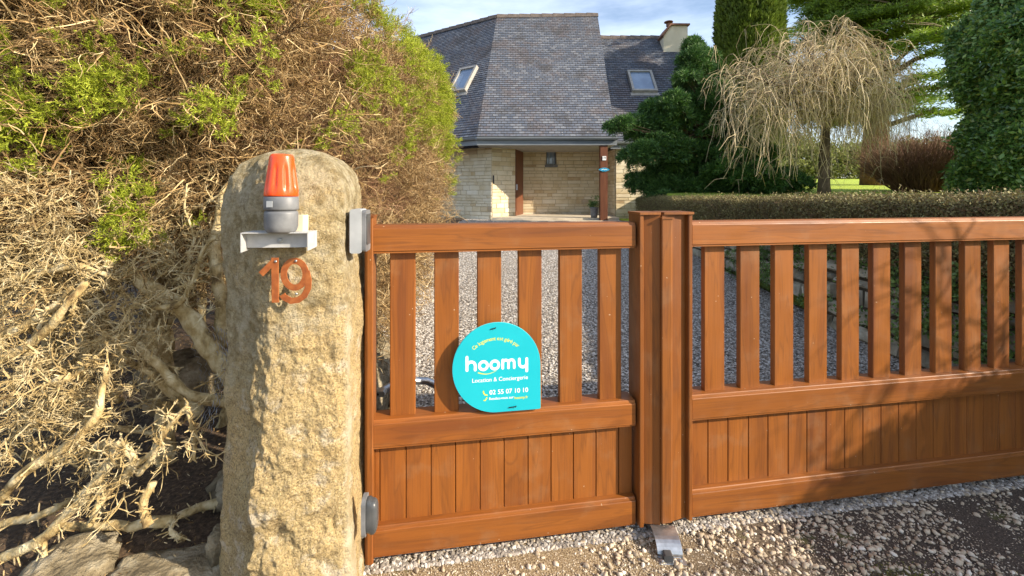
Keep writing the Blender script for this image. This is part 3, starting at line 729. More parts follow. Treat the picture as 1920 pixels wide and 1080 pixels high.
grA = [S(p, REC) for p in (712, 761, 808, 854, 900, 945, 990, 1033, 1075, 1117.5, 1160)]
leafA, oA = make_leaf('narrow wood grain gate leaf with the turquoise sign, left of the centre posts', sA0, sA1, slA, grA, True)
# hinge stile
mb = MB(); x0, x1 = -0.036, -0.0005
mb.prism([(x0, 0.012), (x0+0.006, -0.002), (x0+0.014, -0.006), (x1-0.004, -0.006), (x1, -0.002), (x1, 0.095), (x0, 0.095)], 0.03, 1.43, 'z'); mb.build('hinge_stile', W_P, leafA)
mb = MB(); mb.box(x0-0.002, x1+0.002, -0.009, 0.098, 1.4303, 1.438); mb.build('stile_cap', W_P, leafA)
sB0 = S(1299)
prB = [1320.8, 1387.7, 1452.2, 1516.4, 1577.4, 1636.9, 1696, 1753.6, 1808.8, 1863, 1915.7]
slB = [(S(p, REC), S(p, REC)+wS) for p in prB]; pit = slB[-1][0]-slB[-2][0]
sB1 = sB0+2.62
while slB[-1][1]+pit < sB1-0.03: slB.append((slB[-1][0]+pit, slB[-1][1]+pit))
grB = [S(p, REC) for p in (1327.5, 1365, 1403.5, 1440, 1478, 1513, 1549, 1583.6, 1618, 1652, 1685, 1718, 1750, 1781.5, 1813, 1844, 1874)]
pg = (grB[-1]-grB[0])/(len(grB)-1)
while grB[-1]+pg < sB1-0.03: grB.append(grB[-1]+pg)
leafB, oB = make_leaf('wide wood grain gate leaf running out of frame to the right', sB0, sB1, slB, grB, False)
mb = MB(); mb.box(2.621, 2.70, -0.006, 0.095, 0.03, 1.43); mb.build('hinge_stile', W_P, leafB)
mb = MB(); mb.box(2.619, 2.702, -0.009, 0.098, 1.4303, 1.438); mb.build('stile_cap', W_P, leafB)
# centre posts: meeting stiles
def post_profile(x0, x1, f0=-0.017, back=0.098, rimL=True, rimR=True):
    p = [(x0, back), (x0, f0+0.003), (x0+0.003, f0)]
    w = 0.020; d = 0.022
    if rimL: p += [(x0+w-0.004, f0), (x0+w, f0+0.004), (x0+w+0.003, f0+d)]
    if rimR: p += [(x1-w-0.003, f0+d), (x1-w, f0+0.004), (x1-w+0.004, f0)]
    p += [(x1-0.003, f0), (x1, f0+0.003), (x1, back)]
    return p
def sL(px, s0, back=-0.017): return S(px, back)-s0
xa0, xa1, xa2 = sL(1199.5, sA0), sL(1239, sA0), 0
mb = MB(); mb.prism(post_profile(xa0, xa1-0.001, rimR=False), 0.05, 1.432, 'z'); mb.build('meeting_stile', W_P, leafA)
mb = MB(); rbox(mb, xa0-0.004, xa1-0.0015, -0.024, 0.104, 1.4323, 1.443, 0.004, 'z'); mb.build('stile_cap', W_P, leafA)
xb0, xb1 = sL(1262, sB0, -0.012), sL(1299.5, sB0)
mb = MB(); mb.prism(post_profile(xb0-0.055, xb1, f0=-0.014, rimL=False), 0.05, 1.432, 'z'); mb.build('meeting_stile', W_P, leafB)
mb = MB(); rbox(mb, xb0-0.050, xb1+0.004, -0.022, 0.104, 1.4323, 1.443, 0.004, 'z'); mb.build('stile_cap', W_P, leafB)
xc0, xc1 = sL(1239.5, sB0, -0.024), sL(1262, sB0, -0.024)
mb = MB(); mb.prism([(xc0, -0.0145), (xc0, -0.026), (xc0+0.004, -0.030), (xc1-0.012, -0.030), (xc1-0.004, -0.026), (xc1, -0.018), (xc1, -0.0145)], 0.065, 1.412, 'z'); mb.build('cover_strip', W_P, leafB)
mb = MB(); rbox(mb, xc0-0.002, xc1+0.001, -0.034, -0.0145, 1.4122, 1.420, 0.003, 'z'); mb.build('strip_cap', W_P, leafB)

# sign
def text_geo(body, size, y, ext=0.0004):
    cu = bpy.data.curves.new('txt', 'FONT'); cu.body = body; cu.size = size; cu.align_x = 'CENTER'; cu.align_y = 'CENTER'; cu.extrude = 0; cu.resolution_u = 3
    cu.offset = 0.0
    ob = bpy.data.objects.new('txt', cu); COL.objects.link(ob)
    me = bpy.data.meshes.new_from_object(ob)
    v = np.array([p.co[:] for p in me.vertices]) if len(me.vertices) else np.zeros((0, 3)); f = [tuple(p.vertices) for p in me.polygons]
    bpy.data.objects.remove(ob); bpy.data.curves.remove(cu); bpy.data.meshes.remove(me)
    return v, f
def put_text(mb, body, cx, cz, width, y, size=None, bold=0.0):
    v, f = text_geo(body, 1.0, y)
    w = v[:, 0].max()-v[:, 0].min(); k = width/w; x = (v[:, 0]-(v[:, 0].max()+v[:, 0].min())/2)*k+cx
    z = (v[:, 1])*k+cz
    for dx, dz in (((0, 0),) if not bold else ((0, 0), (bold, 0), (-bold, 0), (0, bold))):
        mb.add(np.stack([x+dx, np.full(len(x), y-0.00002*abs(dx+dz)*1e4*0), z+dz], 1), f)
        y -= 0.00006
def make_sign():
    sb = -0.004
    def q(px, py):                          # photo pixel -> gate coords (s, z) on the sign plane
        s = S(px, sb); D = (G0+GN*sb+GU*s)[1]
        return s, CH+(HZ-py)/F*D
    c = q(930.5, 690); org = G0+GU*c[0]+GN*sb
    t = thing('agency_sign', 'turquoise teardrop rental agency sign standing on the left gate leaf', 'sign', (org[0], org[1], c[1]), GA)
    t.rotation_euler = (radians(-1.0), 0, GA)
    l = lambda px, py: (q(px, py)[0]-c[0], q(px, py)[1]-c[1])
    xl = l(848.5, 690)[0]; xr = l(1013, 690)[0]; zt = l(925, 605.5)[1]; zb = l(930, 772)[1]
    r = (xr-xl)/2; cx = (xl+xr)/2; rz = (zt-zb)/2; cz = (zt+zb)/2
    out = [(cx+r*cos(radians(a)), cz+rz*sin(radians(a))) for a in range(0, 271, 4)]
    out += [(xr-0.006, cz-rz), (xr-0.0015, cz-rz+0.002), (xr, cz-rz+0.006)]
    mb = MB(); mb.prism(out, -0.0015, 0.0015, 'y'); pl = mb.build('board', M_SIGN, t)
    mb = MB(); mb.prism([(cx+(x-cx)*1.006, cz+(z-cz)*1.006) for x, z in out], 0.0017, 0.0032, 'y'); mb.build('board_back', M_PALEEDGE, t)
    y = -0.0018
    # wordmark, rounded strokes
    mb = MB(); w = 0.0118; u = 1.0
    def A(px, py): return l(px, py)
    base = 699.0; xh = 13.0
    def sl(px): return -(px-931)*0.022        # follows perspective baseline already handled by l()
    # letters placed in sign units (metres)
    x0 = A(875.5, 690)[0]; x1 = A(987.5, 690)[0]; W = x1-x0; zb_ = A(931, 690.8)[1]; R = 0.0163; w = 0.0112*W/0.2468; K = W/0.2468
    zc = zb_+R
    stroke(mb, [(x0, zb_), (x0, zb_+0.053*K)], w, y, y+0.0002); 
    stroke(mb, arc(x0+0.0168*K, zb_+0.0165*K, 0.0168*K, 180, 0, 14)+[(x0+0.0336*K, zb_)], w, y-0.0001, y+0.0002)
    R *= K; o1 = x0+0.0668*K; o2 = x0+0.1135*K; zc = zb_+R
    for i, ox in enumerate((o1, o2)): stroke(mb, arc(ox, zc-0.001, R, 0, 360, 30)[:-1], w, y-0.0002, y+0.0002, closed=True)
    m0 = x0+0.1465*K; mr = 0.0119*K
    stroke(mb, [(m0, zb_), (m0, zb_+0.033*K)], w*0.95, y, y+0.0002)
    for i in (0, 1): stroke(mb, arc(m0+mr+2*mr*i, zb_+0.0205*K, mr, 180, 0, 12)+[(m0+2*mr*(i+1), zb_)], w*0.95, y-0.0001-0.00005*i, y+0.0002)
    yy = x1-0.0312*K
    stroke(mb, [(yy, zb_+0.033*K), (yy, zb_+0.016*K)]+arc(yy+0.0156*K, zb_+0.0155*K, 0.0156*K, 180, 360, 12), w, y, y+0.0002)
    stroke(mb, [(x1, zb_+0.033*K), (x1, zb_-0.017*K)], w, y-0.0001, y+0.0002)
    mb.build('wordmark', M_SIGNW, pl)
    mb = MB(); a = A(896, 698.5); b = A(931, 697.5)
    for i in range(12):
        q0, q1 = i/12, (i+1)/12
        f = lambda q: (a[0]+(b[0]-a[0])*q, a[1]-0.010*sin(pi*q)+0.004*q)
        stroke(mb, [f(q0), f(q1)], 0.0045*(1-0.7*q0), y, y+0.0002, capround=False)
    mb.build('smile_mark', M_SIGNY, pl)
    mb = MB(); c1 = A(938, 709.5); put_text(mb, 'Location & Conciergerie', c1[0], c1[1]-0.002, A(990, 705)[0]-A(886, 705)[0], y, bold=0.0001); mb.build('subtitle', M_SIGNW, pl)
    mb = MB(); c1 = A(954, 733); put_text(mb, '02 55 07 10 10', c1[0], c1[1], A(990, 705)[0]-A(918, 705)[0], y, bold=0.0003); mb.build('phone_number', M_SIGNW, pl)
    mb = MB(); c1 = A(940, 745.5); put_text(mb, 'Rendez-vous sur', c1[0], c1[1], A(963, 705)[0]-A(917.5, 705)[0], y, bold=0.0002); mb.build('booking_line', M_SIGNW, pl)
    mb = MB(); c1 = A(977, 744.5); put_text(mb, 'hoomy.fr', c1[0], c1[1], A(990, 705)[0]-A(965, 705)[0], y, bold=0.0004); mb.build('web_address', M_SIGNY, pl)
    mb = MB(); s = 'Ce logement est géré par'
    ac = A(930, 698); rad = 0.142; adv = {' ': 0.55, 'l': 0.5, 't': 0.65, 'r': 0.7, 'm': 1.5, 'C': 1.15}
    tot = sum(adv.get(ch, 1.0) for ch in s); span = radians(86); pos = 0
    for ch in s:
        wd = adv.get(ch, 1.0); am = pi/2+span/2-(pos+wd/2)/tot*span; pos += wd
        if ch == ' ': continue
        v, f = text_geo(ch, 0.0225, y)
        cxm = (v[:, 0].max()+v[:, 0].min())/2; th = am-pi/2; vx = v[:, 0]-cxm; vz = v[:, 1]
        X = ac[0]+rad*cos(am)+vx*cos(th)-vz*sin(th); Z = ac[1]+rad*sin(am)+vx*sin(th)+vz*cos(th)
        for dx in (0, 0.0005): mb.add(np.stack([X+dx, np.full(len(X), y-dx*0.1), Z], 1), f)
    mb.build('arched_line', M_SIGNY, pl)
    # handset mark and tick
    mb = MB(); c1 = A(909, 737); stroke(mb, [(c1[0]-0.006, c1[1]+0.009), (c1[0]-0.005, c1[1]+0.001), (c1[0]+0.001, c1[1]-0.006), (c1[0]+0.009, c1[1]-0.008)], 0.0055, y, y+0.0002)
    c1 = A(910, 748); stroke(mb, [(c1[0]-0.006, c1[1]-0.004), (c1[0]-0.001, c1[1]-0.005), (c1[0]+0.006, c1[1]+0.006)], 0.005, y, y+0.0002)
    mb.build('contact_marks', M_SIGNY, pl)
    for p, p2 in (((920, 617.5), (929, 615.5)), ((954, 763), (967, 761))):
        mb = MB(); a = A(*p); b = A(*p2); m_ = ((a[0]+b[0])/2, (a[1]+b[1])/2)
        mb.tube([(a[0], 0.001, a[1]), (a[0]+0.002, -0.005, a[1]+0.001), (m_[0], -0.0065, m_[1]+0.002), (b[0]-0.002, -0.006, b[1]+0.001), (b[0], 0.001, b[1])], 0.0020, 6)
        mb.tube([(b[0]-0.004, -0.006, b[1]-0.002), (b[0]+0.001, -0.008, b[1]+0.005)], 0.0018, 6)
        mb.build('cable_tie', M_BLACK, t)
make_sign()

# floor stop under the centre posts
def make_stop():
    o = P(1253, 1030, 1.80); t = thing('gate_stop', 'curved galvanised steel gate stop on the ground under the centre posts', 'gate stop', (0.665, 1.905, 0.004), radians(-2))
    mb = MB(); pr = []
    n = 16; R = 0.062
    path = [(-R*1.05+0.005, 0.0)]+[(-R*cos(pi*i/n), R*sin(pi*i/n)*1.15) for i in range(0, n+1)]
    # arch seen from the front: runs front (-y) to back
    pts = [(-0.088, 0.0)]+[(-0.004-0.076*cos(radians(a)), 0.004+0.050*sin(radians(a))) for a in range(0, 181, 12)]+[(0.080, 0.0)]
    inner = [(p[0]*0.93+0.0004, max(0.0, p[1]-0.004)) for p in pts]
    mb.prism(pts+inner[::-1], -0.052, 0.052, 'x'); mb.build('arch_plate', M_GALV, t)
    mb = MB(); mb.prism([(-0.118, 0.0), (-0.0915, 0.0), (-0.0915, 0.006), (-0.116, 0.004)], -0.056, 0.056, 'x'); mb.build('foot_flange', M_GALV, t)
    mb = MB(); rbox(mb, -0.034, 0.004, -0.108, -0.078, 0.007, 0.032, 0.007, 'y'); mb.build('rubber_buffer', M_GREYDK, t)
    mb = MB(); mb.lathe([(0.008, 0), (0.008, 0.006), (0.004, 0.008)], (0.034, -0.104, 0.006), 6); mb.build('bolt', M_GALV, t)
    mb = MB(); mb.lathe([(0.008, 0), (0.008, 0.006), (0.004, 0.008)], (-0.042, -0.106, 0.006), 6); mb.build('bolt', M_GALV, t)
make_stop()

# gate opener arm behind the hinge
def make_arm():
    t = thing('gate_opener_arm', 'curved grey metal gate opener arm behind the left gate leaf', 'gate opener', tuple(P(700, 742, 2.12)))
    o = P(700, 742, 2.12)
    pts = [P(684, 752, 2.02)-o, P(705, 740, 2.06)-o, P(735, 722, 2.12)-o, P(765, 714, 2.18)-o, P(800, 714, 2.24)-o, P(830, 728, 2.26)-o, P(850, 745, 2.24)-o]
    mb = MB(); v, f = tube_geo(pts, 0.019, 8); mb.add(v, f); mb.build('arm', M_GALV, t, True)
    a = P(705, 736, 2.03)-o
    mb = MB(); rbox(mb, a[0]-0.03, a[0]+0.045, a[1]-0.02, a[1]+0.02, a[2]-0.012, a[2]+0.014, 0.008, 'y'); mb.build('elbow_joint', M_GALV, t)
    mb = MB(); rbox(mb, a[0]-0.012, a[0]+0.020, a[1]-0.022, a[1]-0.0205, a[2]-0.005, a[2]+0.006, 0.004, 'y'); mb.build('slot', M_BLACK, t)
make_arm()
# right hand pillar beyond the frame, carries the wide leaf
def make_pillar2():
    mb = MB(); v, f = I3; out = []
    for p in v:
        q = Vector([math.copysign(abs(a)**0.35, a) for a in p]); k = 1+0.06*fbm(q, 1.4, 4)
        out.append((q.x*0.21*k, q.y*0.22*k, 0.80+q.z*0.88*k))
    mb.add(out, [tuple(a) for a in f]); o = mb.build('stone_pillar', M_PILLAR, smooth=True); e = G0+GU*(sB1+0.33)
    o.location = (e[0], e[1]-0.02, 0); tag(o, 'granite gate pillar carrying the wide leaf, out of frame right', 'pillar')
make_pillar2()

# ------------------------------------------------------------------ stone walls
def stone_courses(mb, O, U, Nn, W, H, rng, rh=(0.10, 0.19), bw=(0.18, 0.55), gap=0.012, proud=0.018, holes=(), mi=0, backmi=1, jit=0.004, back=True, taper=None, inset=0.012):
    O = np.array(O, float); U = np.array(U, float); Nn = np.array(Nn, float); Z = np.array((0, 0, 1.0))
    z = 0.0
    while z < H-0.02:
        h = rng.uniform(*rh); h = min(h, H-z)
        if H-z-h < 0.05: h = H-z
        u = -rng.uniform(0, bw[0])*0.0
        while u < W-0.01:
            w = rng.uniform(*bw); w = min(w, W-u)
            if W-u-w < 0.08: w = W-u
            segs = [(u, u+w)]
            for (a, b, c, d) in holes:
                if z < d-0.01 and z+h > c+0.01:
                    ns = []
                    for (p, q) in segs:
                        if q <= a or p >= b: ns.append((p, q))
                        else:
                            if p < a: ns.append((p, a))
                            if q > b: ns.append((b, q))
                    segs = ns
            for (p, q) in segs:
                if q-p < 0.03: continue
                g = gap/2; c4 = [(p+g, z+g), (q-g, z+g), (q-g, z+h-g), (p+g, z+h-g)]
                b0 = [O+U*a+Z*b for a, b in c4]; i_ = inset
                c5 = [(p+g+i_, z+g+i_), (q-g-i_, z+g+i_), (q-g-i_, z+h-g-i_), (p+g+i_, z+h-g-i_)]
                pr = proud*rng.uniform(0.7, 1.5)
                b1 = [O+U*(a+rng.normal(0, jit))+Z*(b+rng.normal(0, jit))+Nn*(pr+rng.normal(0, jit*0.8)) for a, b in c5]
                mb.add(b0+b1, [(4, 5, 6, 7), (0, 1, 5, 4), (1, 2, 6, 5), (2, 3, 7, 6), (3, 0, 4, 7)], mi)
            u += w
        z += h
def panel(mb, O, U, Nn, W, H, th, holes, mi):
    """thick backing wall with rectangular holes"""
    O = np.array(O, float); U = np.array(U, float); Nn = np.array(Nn, float); Z = np.array((0, 0, 1.0))
    us = sorted({0, W}|{a for h in holes for a in h[:2]}); zs = sorted({0, H}|{a for h in holes for a in h[2:]})
    for i in range(len(us)-1):
        for j in range(len(zs)-1):
            cu, cz = (us[i]+us[i+1])/2, (zs[j]+zs[j+1])/2
            if any(a < cu < b and c < cz < d for a, b, c, d in holes): continue
            p = [O+U*us[i]+Z*zs[j], O+U*us[i+1]+Z*zs[j], O+U*us[i+1]+Z*zs[j]-Nn*th, O+U*us[i]+Z*zs[j]-Nn*th]
            mb.hexa(p+[a+Z*(zs[j+1]-zs[j]) for a in p], mi)

# retaining wall on the right of the drive
def make_retaining():
    rg = np.random.default_rng(21)
    t = thing('retaining_wall', 'dry stone retaining wall along the right of the gravel driveway', 'stone wall', (3.5, 7, 0))
    mb = MB()
    pts = [(3.50, 2.75), (3.42, 5.0), (3.46, 8.5), (3.55, 11.6), (4.8, 14.2)]
    for (a, b) in zip(pts[:-1], pts[1:]):
        a = np.array(a); b = np.array(b); L = np.linalg.norm(b-a); u = (b-a)/L; U = np.array((-u[0], -u[1], 0)); n = np.array((-u[1], u[0], 0))
        O = np.array((b[0], b[1], float(gz(b[0]-0.5, b[1]))-0.05)); H = 1.05-0.02*a[1] if a[1] < 9 else 0.75
        stone_courses(mb, O, U, n, L, H, rg, (0.09, 0.2), (0.12, 0.42), 0.03, 0.045, mi=0, jit=0.014, inset=0.022)
        panel(mb, O, U, n, L, H, 0.10, [], 1)
    mb.build('stonework', [M_WALLSTONE, M_MORTAR_D], t, origin=(3.5, 7, 0))
    return t
make_retaining()

# ------------------------------------------------------------------ foliage templates
def twig_template(rg, L=0.30, n_side=9, r0=0.0032, lvl2=True, spread=0.9, segs=5):
    """branching dry twig growing along +Z; returns verts, quads (3-sided tubes)."""
    paths = []; rads = []
    def grow(p, d, L, r, lvl):
        pts = [p.copy()]; dd = d.copy()
        for i in range(segs):
            dd = dd+rg.normal(0, 0.20, 3); dd /= np.linalg.norm(dd); pts.append(pts[-1]+dd*L/segs)
        paths.append(np.array(pts)); rads.append(np.linspace(r, r*0.45, segs+1))
        if lvl > 0:
            for _ in range(n_side if lvl == 2 else 3):
                i = rg.integers(1, segs+1); q = pts[i]; nd = dd+rg.normal(0, spread, 3); nd /= np.linalg.norm(nd)
                grow(q, nd, L*rg.uniform(0.25, 0.55), r*0.6, lvl-1)
    grow(np.zeros(3), np.array([0, 0, 1.0]), L, r0, 2 if lvl2 else 1)
    v, f = tubes_np(np.array(paths), np.array(rads), 3)
    return v, f
def sprig_template(rg, L=0.13, n=24, nl=0.026, w=0.0034):
    """feathery green sprig: awl-shaped needles on a few stems"""
    V = []; Fc = []
    stems = [(np.zeros(3), np.array([0, 0, 1.0]), L)]
    for _ in range(5):
        d = np.array([0, 0, 1.0])+rg.normal(0, 0.55, 3); d /= np.linalg.norm(d); stems.append((np.array([0, 0, L*rg.uniform(0.1, 0.6)]), d, L*rg.uniform(0.45, 0.7)))
    for (o, d, l) in stems:
        for i in range(n if l == L else n*2//3):
            t = rg.uniform(0.05, 1); p = o+d*l*t; a = d*0.9+rg.normal(0, 0.55, 3); a /= np.linalg.norm(a)
            s = np.cross(a, rg.normal(size=3)); s /= np.linalg.norm(s); q = p+a*nl*rg.uniform(0.6, 1.2); k = len(V)
            m = (p+q)/2
            V += [p-s*w*0.3, m-s*w*0.7, q, m+s*w*0.7]; Fc.append([k, k+1, k+2, k+3])
    return np.array(V), np.array(Fc)
def leafspray_template(rg, n=12, L=0.2, lw=0.03, ll=0.07, flat=0.5):
    V = []; Fc = []
    for i in range(n):
        p = np.array([rg.normal(0, L*0.35), rg.normal(0, L*0.35), rg.uniform(-0.5, 0.5)*L*flat*2]); a = rg.normal(size=3)*np.array([1, 1, 0.6])+np.array([0, 0, 0.5]); a /= np.linalg.norm(a)
        s = np.cross(a, rg.normal(size=3)); s /= np.linalg.norm(s); k = len(V); q = p+a*ll*rg.uniform(0.7, 1.2); m = p*0.55+q*0.45; w = lw*rg.uniform(0.7, 1.2)
        V += [p, m-s*w/2, q, m+s*w/2]; Fc.append([k, k+1, k+2, k+3])
    return np.array(V), np.array(Fc)
def needlepad_template(rg, n=30, ll=0.09, w=0.02, up=0.4, R=0.16):
    V = []; Fc = []
    for i in range(n):
        an = rg.uniform(0, 2*pi); r = R*rg.uniform(0, 1); p = np.array([r*cos(an), r*sin(an), rg.normal(0, 0.02)])
        a = np.array([cos(an), sin(an), rg.normal(up, 0.5)]); a /= np.linalg.norm(a); s = np.cross(a, rg.normal(size=3)); s /= np.linalg.norm(s)
        q = p+a*ll*rg.uniform(0.6, 1.3); m = (p+q)/2; k = len(V); V += [p-s*w*0.3, m-s*w/2, q, m+s*w/2]; Fc.append([k, k+1, k+2, k+3])
    return np.array(V), np.array(Fc)
def stamp(mb, temps, T, dirs, S, rg):
    k = rg.integers(0, len(temps), len(T)); R = rot_to(dirs, rg)
    for i, (v, f) in enumerate(temps):
        s = k == i; inst(mb, v, f, R[s], T[s], S[s])
def vfbm(P_, sc, seed=0.0, oct=3): return np.array([fbm((p[0]+seed, p[1], p[2]), sc, oct) for p in P_])

# ------------------------------------------------------------------ big left hedge
HC = np.array((-3.12, 4.55, 2.02)); HA = np.array((2.25, 2.50, 1.20)); HE = 4.4
def hedge_surface(n, rg, lo=0.0):
    """points on visible faces of a rounded box, with outward normals"""
    p = rg.uniform(-1, 1, (n, 3)); ax = rg.integers(0, 10, n)
    p[ax < 5, 1] = -1; p[(ax >= 5) & (ax < 8), 0] = 1; p[ax >= 8, 2] = 1
    m = ax < 5; p[m, 0] = rg.uniform(-0.35, 1, m.sum())
    k = (np.abs(p)**HE).sum(1)**(1/HE); q = p/k[:, None]
    nrm = np.sign(q)*np.abs(q)**(HE-1)/HA; nrm /= np.linalg.norm(nrm, axis=1, keepdims=True)
    return HC+q*HA, nrm
def make_hedge():
    rg = np.random.default_rng(5)
    t = thing('conifer_hedge', 'huge overgrown conifer hedge with bare brown twigs and green tips, left of the house', 'hedge', (-3, 4, 0))
    org = (-3, 4, 0)
    temps = [twig_template(rg, 0.24, 12, 0.0028, True, 0.8, 4) for _ in range(8)]
    big = [twig_template(rg, 0.42, 10, 0.0058, True, 0.8, 5) for _ in range(5)]
    mb = MB()
    Pn, Nn = hedge_surface(9500, rg)
    bulge = vfbm(Pn, 1.3, 3.0)*0.16
    Pn = Pn+Nn*bulge[:, None]
    near = Pn[:, 1] < 2.8
    # inner start, growing out with tangential wander
    dep = rg.uniform(0.02, 0.32, len(Pn))**1.0
    T = Pn-Nn*dep[:, None]
    d = Nn*rg.uniform(0.1, 0.8, (len(Pn), 1))+rg.normal(0, 0.7, Pn.shape)
    hole = vfbm(T, 2.8, 31.0); low = T[:, 2] < 1.15; keep = (~low | (rg.uniform(size=len(T)) < 0.5)) & (hole > -0.14)
    stamp(mb, temps, T[keep], d[keep], rg.uniform(0.6, 1.15, keep.sum()), rg)
    # longer pale dead sticks near the front, lower half
    Pn2, Nn2 = hedge_surface(2200, rg); s = (Pn2[:, 1] < 2.6) & (rg.uniform(size=len(Pn2)) < np.clip(1.3-(Pn2[:, 2]-0.9)*0.5, 0.12, 1))
    T = Pn2[s]-Nn2[s]*rg.uniform(0.05, 0.35, (s.sum(), 1)); d = Nn2[s]*0.35+rg.normal(0, 0.8, (s.sum(), 3))*np.array([1, 0.5, 0.8])
    stamp(mb, big, T, d, rg.uniform(0.6, 1.2, s.sum()), rg)
    n = 620; T = np.stack([rg.uniform(-1.25, -0.80, n), rg.uniform(2.25, 5.0, n), rg.uniform(0.55, 1.25, n)], 1); T[:, 0] -= (1.25-T[:, 2])*0.25
    stamp(mb, temps, T, np.array([0.5, -0.1, -0.5])+rg.normal(0, 0.6, (n, 3)), rg.uniform(0.8, 1.4, n), rg)
    mb.build('twigs', M_TWIG, t, origin=org); mb = MB()
    # fill deeper in
    Pn3, Nn3 = hedge_surface(3800, rg); T = Pn3-Nn3*rg.uniform(0.3, 0.6, (len(Pn3), 1)); s = T[:, 2] > 1.0
    stamp(mb, big, T[s], rg.normal(0, 1, (s.sum(), 3)), rg.uniform(0.5, 0.9, s.sum()), rg)
    mb.build('inner_twigs', M_BRSHRUB, t, origin=org)
    # green sprays
    mb = MB(); st = [sprig_template(rg) for _ in range(7)]
    Pn, Nn = hedge_surface(26000, rg); Pn = Pn+Nn*(vfbm(Pn[:], 1.3, 3.0)*0.16)[:, None]
    g = vfbm(Pn, 2.1, 9.0)
    zt = np.clip((Pn[:, 2]-1.45)/1.3, 0, 1)
    rim = np.clip((Pn[:, 0]+1.15)/0.4, 0, 1)*np.clip((Pn[:, 2]-1.8)/0.7, 0, 1)*np.clip((Pn[:, 1]-3.0)/2.0, 0, 1)
    g2 = vfbm(Pn, 5.0, 19.0); prob = np.clip((g*0.8+g2*0.6-0.30+(0.55*zt**1.2)*np.clip((Pn[:, 0]+1.9)/0.8, 0.05, 1)+1.0*rim)*2.6, 0, 1)
    prob[Pn[:, 2] < 1.6] *= 0.15; prob[Pn[:, 2] < 1.3] = 0
    keep = rg.uniform(size=len(Pn)) < prob*0.75
    T = Pn[keep]+Nn[keep]*rg.uniform(-0.06, 0.05, (keep.sum(), 1)); d = Nn[keep]*0.8+rg.normal(0, 0.45, T.shape)+np.array([0, 0, 0.25])
    stamp(mb, st, T, d, rg.uniform(0.55, 1.1, len(T)), rg)
    for (px, py, n, s) in ((245, 400, 34, 0.075), (255, 440, 20, 0.06), (215, 200, 14, 0.06), (45, 240, 16, 0.08), (30, 190, 8, 0.08), (400, 215, 18, 0.07), (70, 290, 14, 0.07), (180, 185, 8, 0.03), (470, 90, 20, 0.1)):
        c = P(px, py, 2.0); T = c+rg.normal(0, 1, (n, 3))*np.array([s, 0.03, s*0.8]); stamp(mb, st, T, np.array([0.2, -0.7, 0.3])+rg.normal(0, 0.5, (n, 3)), rg.uniform(0.6, 1.0, n), rg)
    mb.build('green_sprays', M_SPRIG, t, origin=org)
    # inner mass of packed dead foliage
    mb = MB(); v, f = ico(4); q = np.sign(v)*np.abs(v)**(0.35); q = q/((np.abs(q)**HE).sum(1)**(1/HE))[:, None]
    out = HC+np.array((0, 0, 0.12))+q*(HA-np.array((0.55, 0.62, 0.55))); out = out*1.0
    dsp = vfbm(out, 2.2, 4.0)*0.14+vfbm(out, 9, 1.0)*0.05; out = out+q*dsp[:, None]
    mb.add_arr(out, f); mb.build('inner_thatch', M_THATCH, t, True, origin=org)
    # stems and limbs
    def limb(pts, r0, r1, k=10, kink=0.022):
        P_ = [np.array(p, float) for p in pts]; out = []
        for i in range(len(P_)-1):
            for j in range(12): out.append(P_[i]+(P_[i+1]-P_[i])*j/12)
        out.append(P_[-1]); out = np.array(out)
        for _ in range(12): out[1:-1] = (out[:-2]+2*out[1:-1]+out[2:])/4
        out += np.array([[fbm(p, 4, 2), fbm(p+3, 4, 2), fbm(p+7, 4, 2)] for p in out])*kink+np.array([[fbm(p, 17, 2), fbm(p+3, 17, 2), fbm(p+7, 17, 2)] for p in out])*0.004
        rr = np.linspace(r0, r1, len(out))*(1+0.28*np.array([fbm(p, 16, 3) for p in out]))
        mb = MB(); v, f = tube_geo(out, list(rr), k); mb.add(v, f); return mb, out, rr
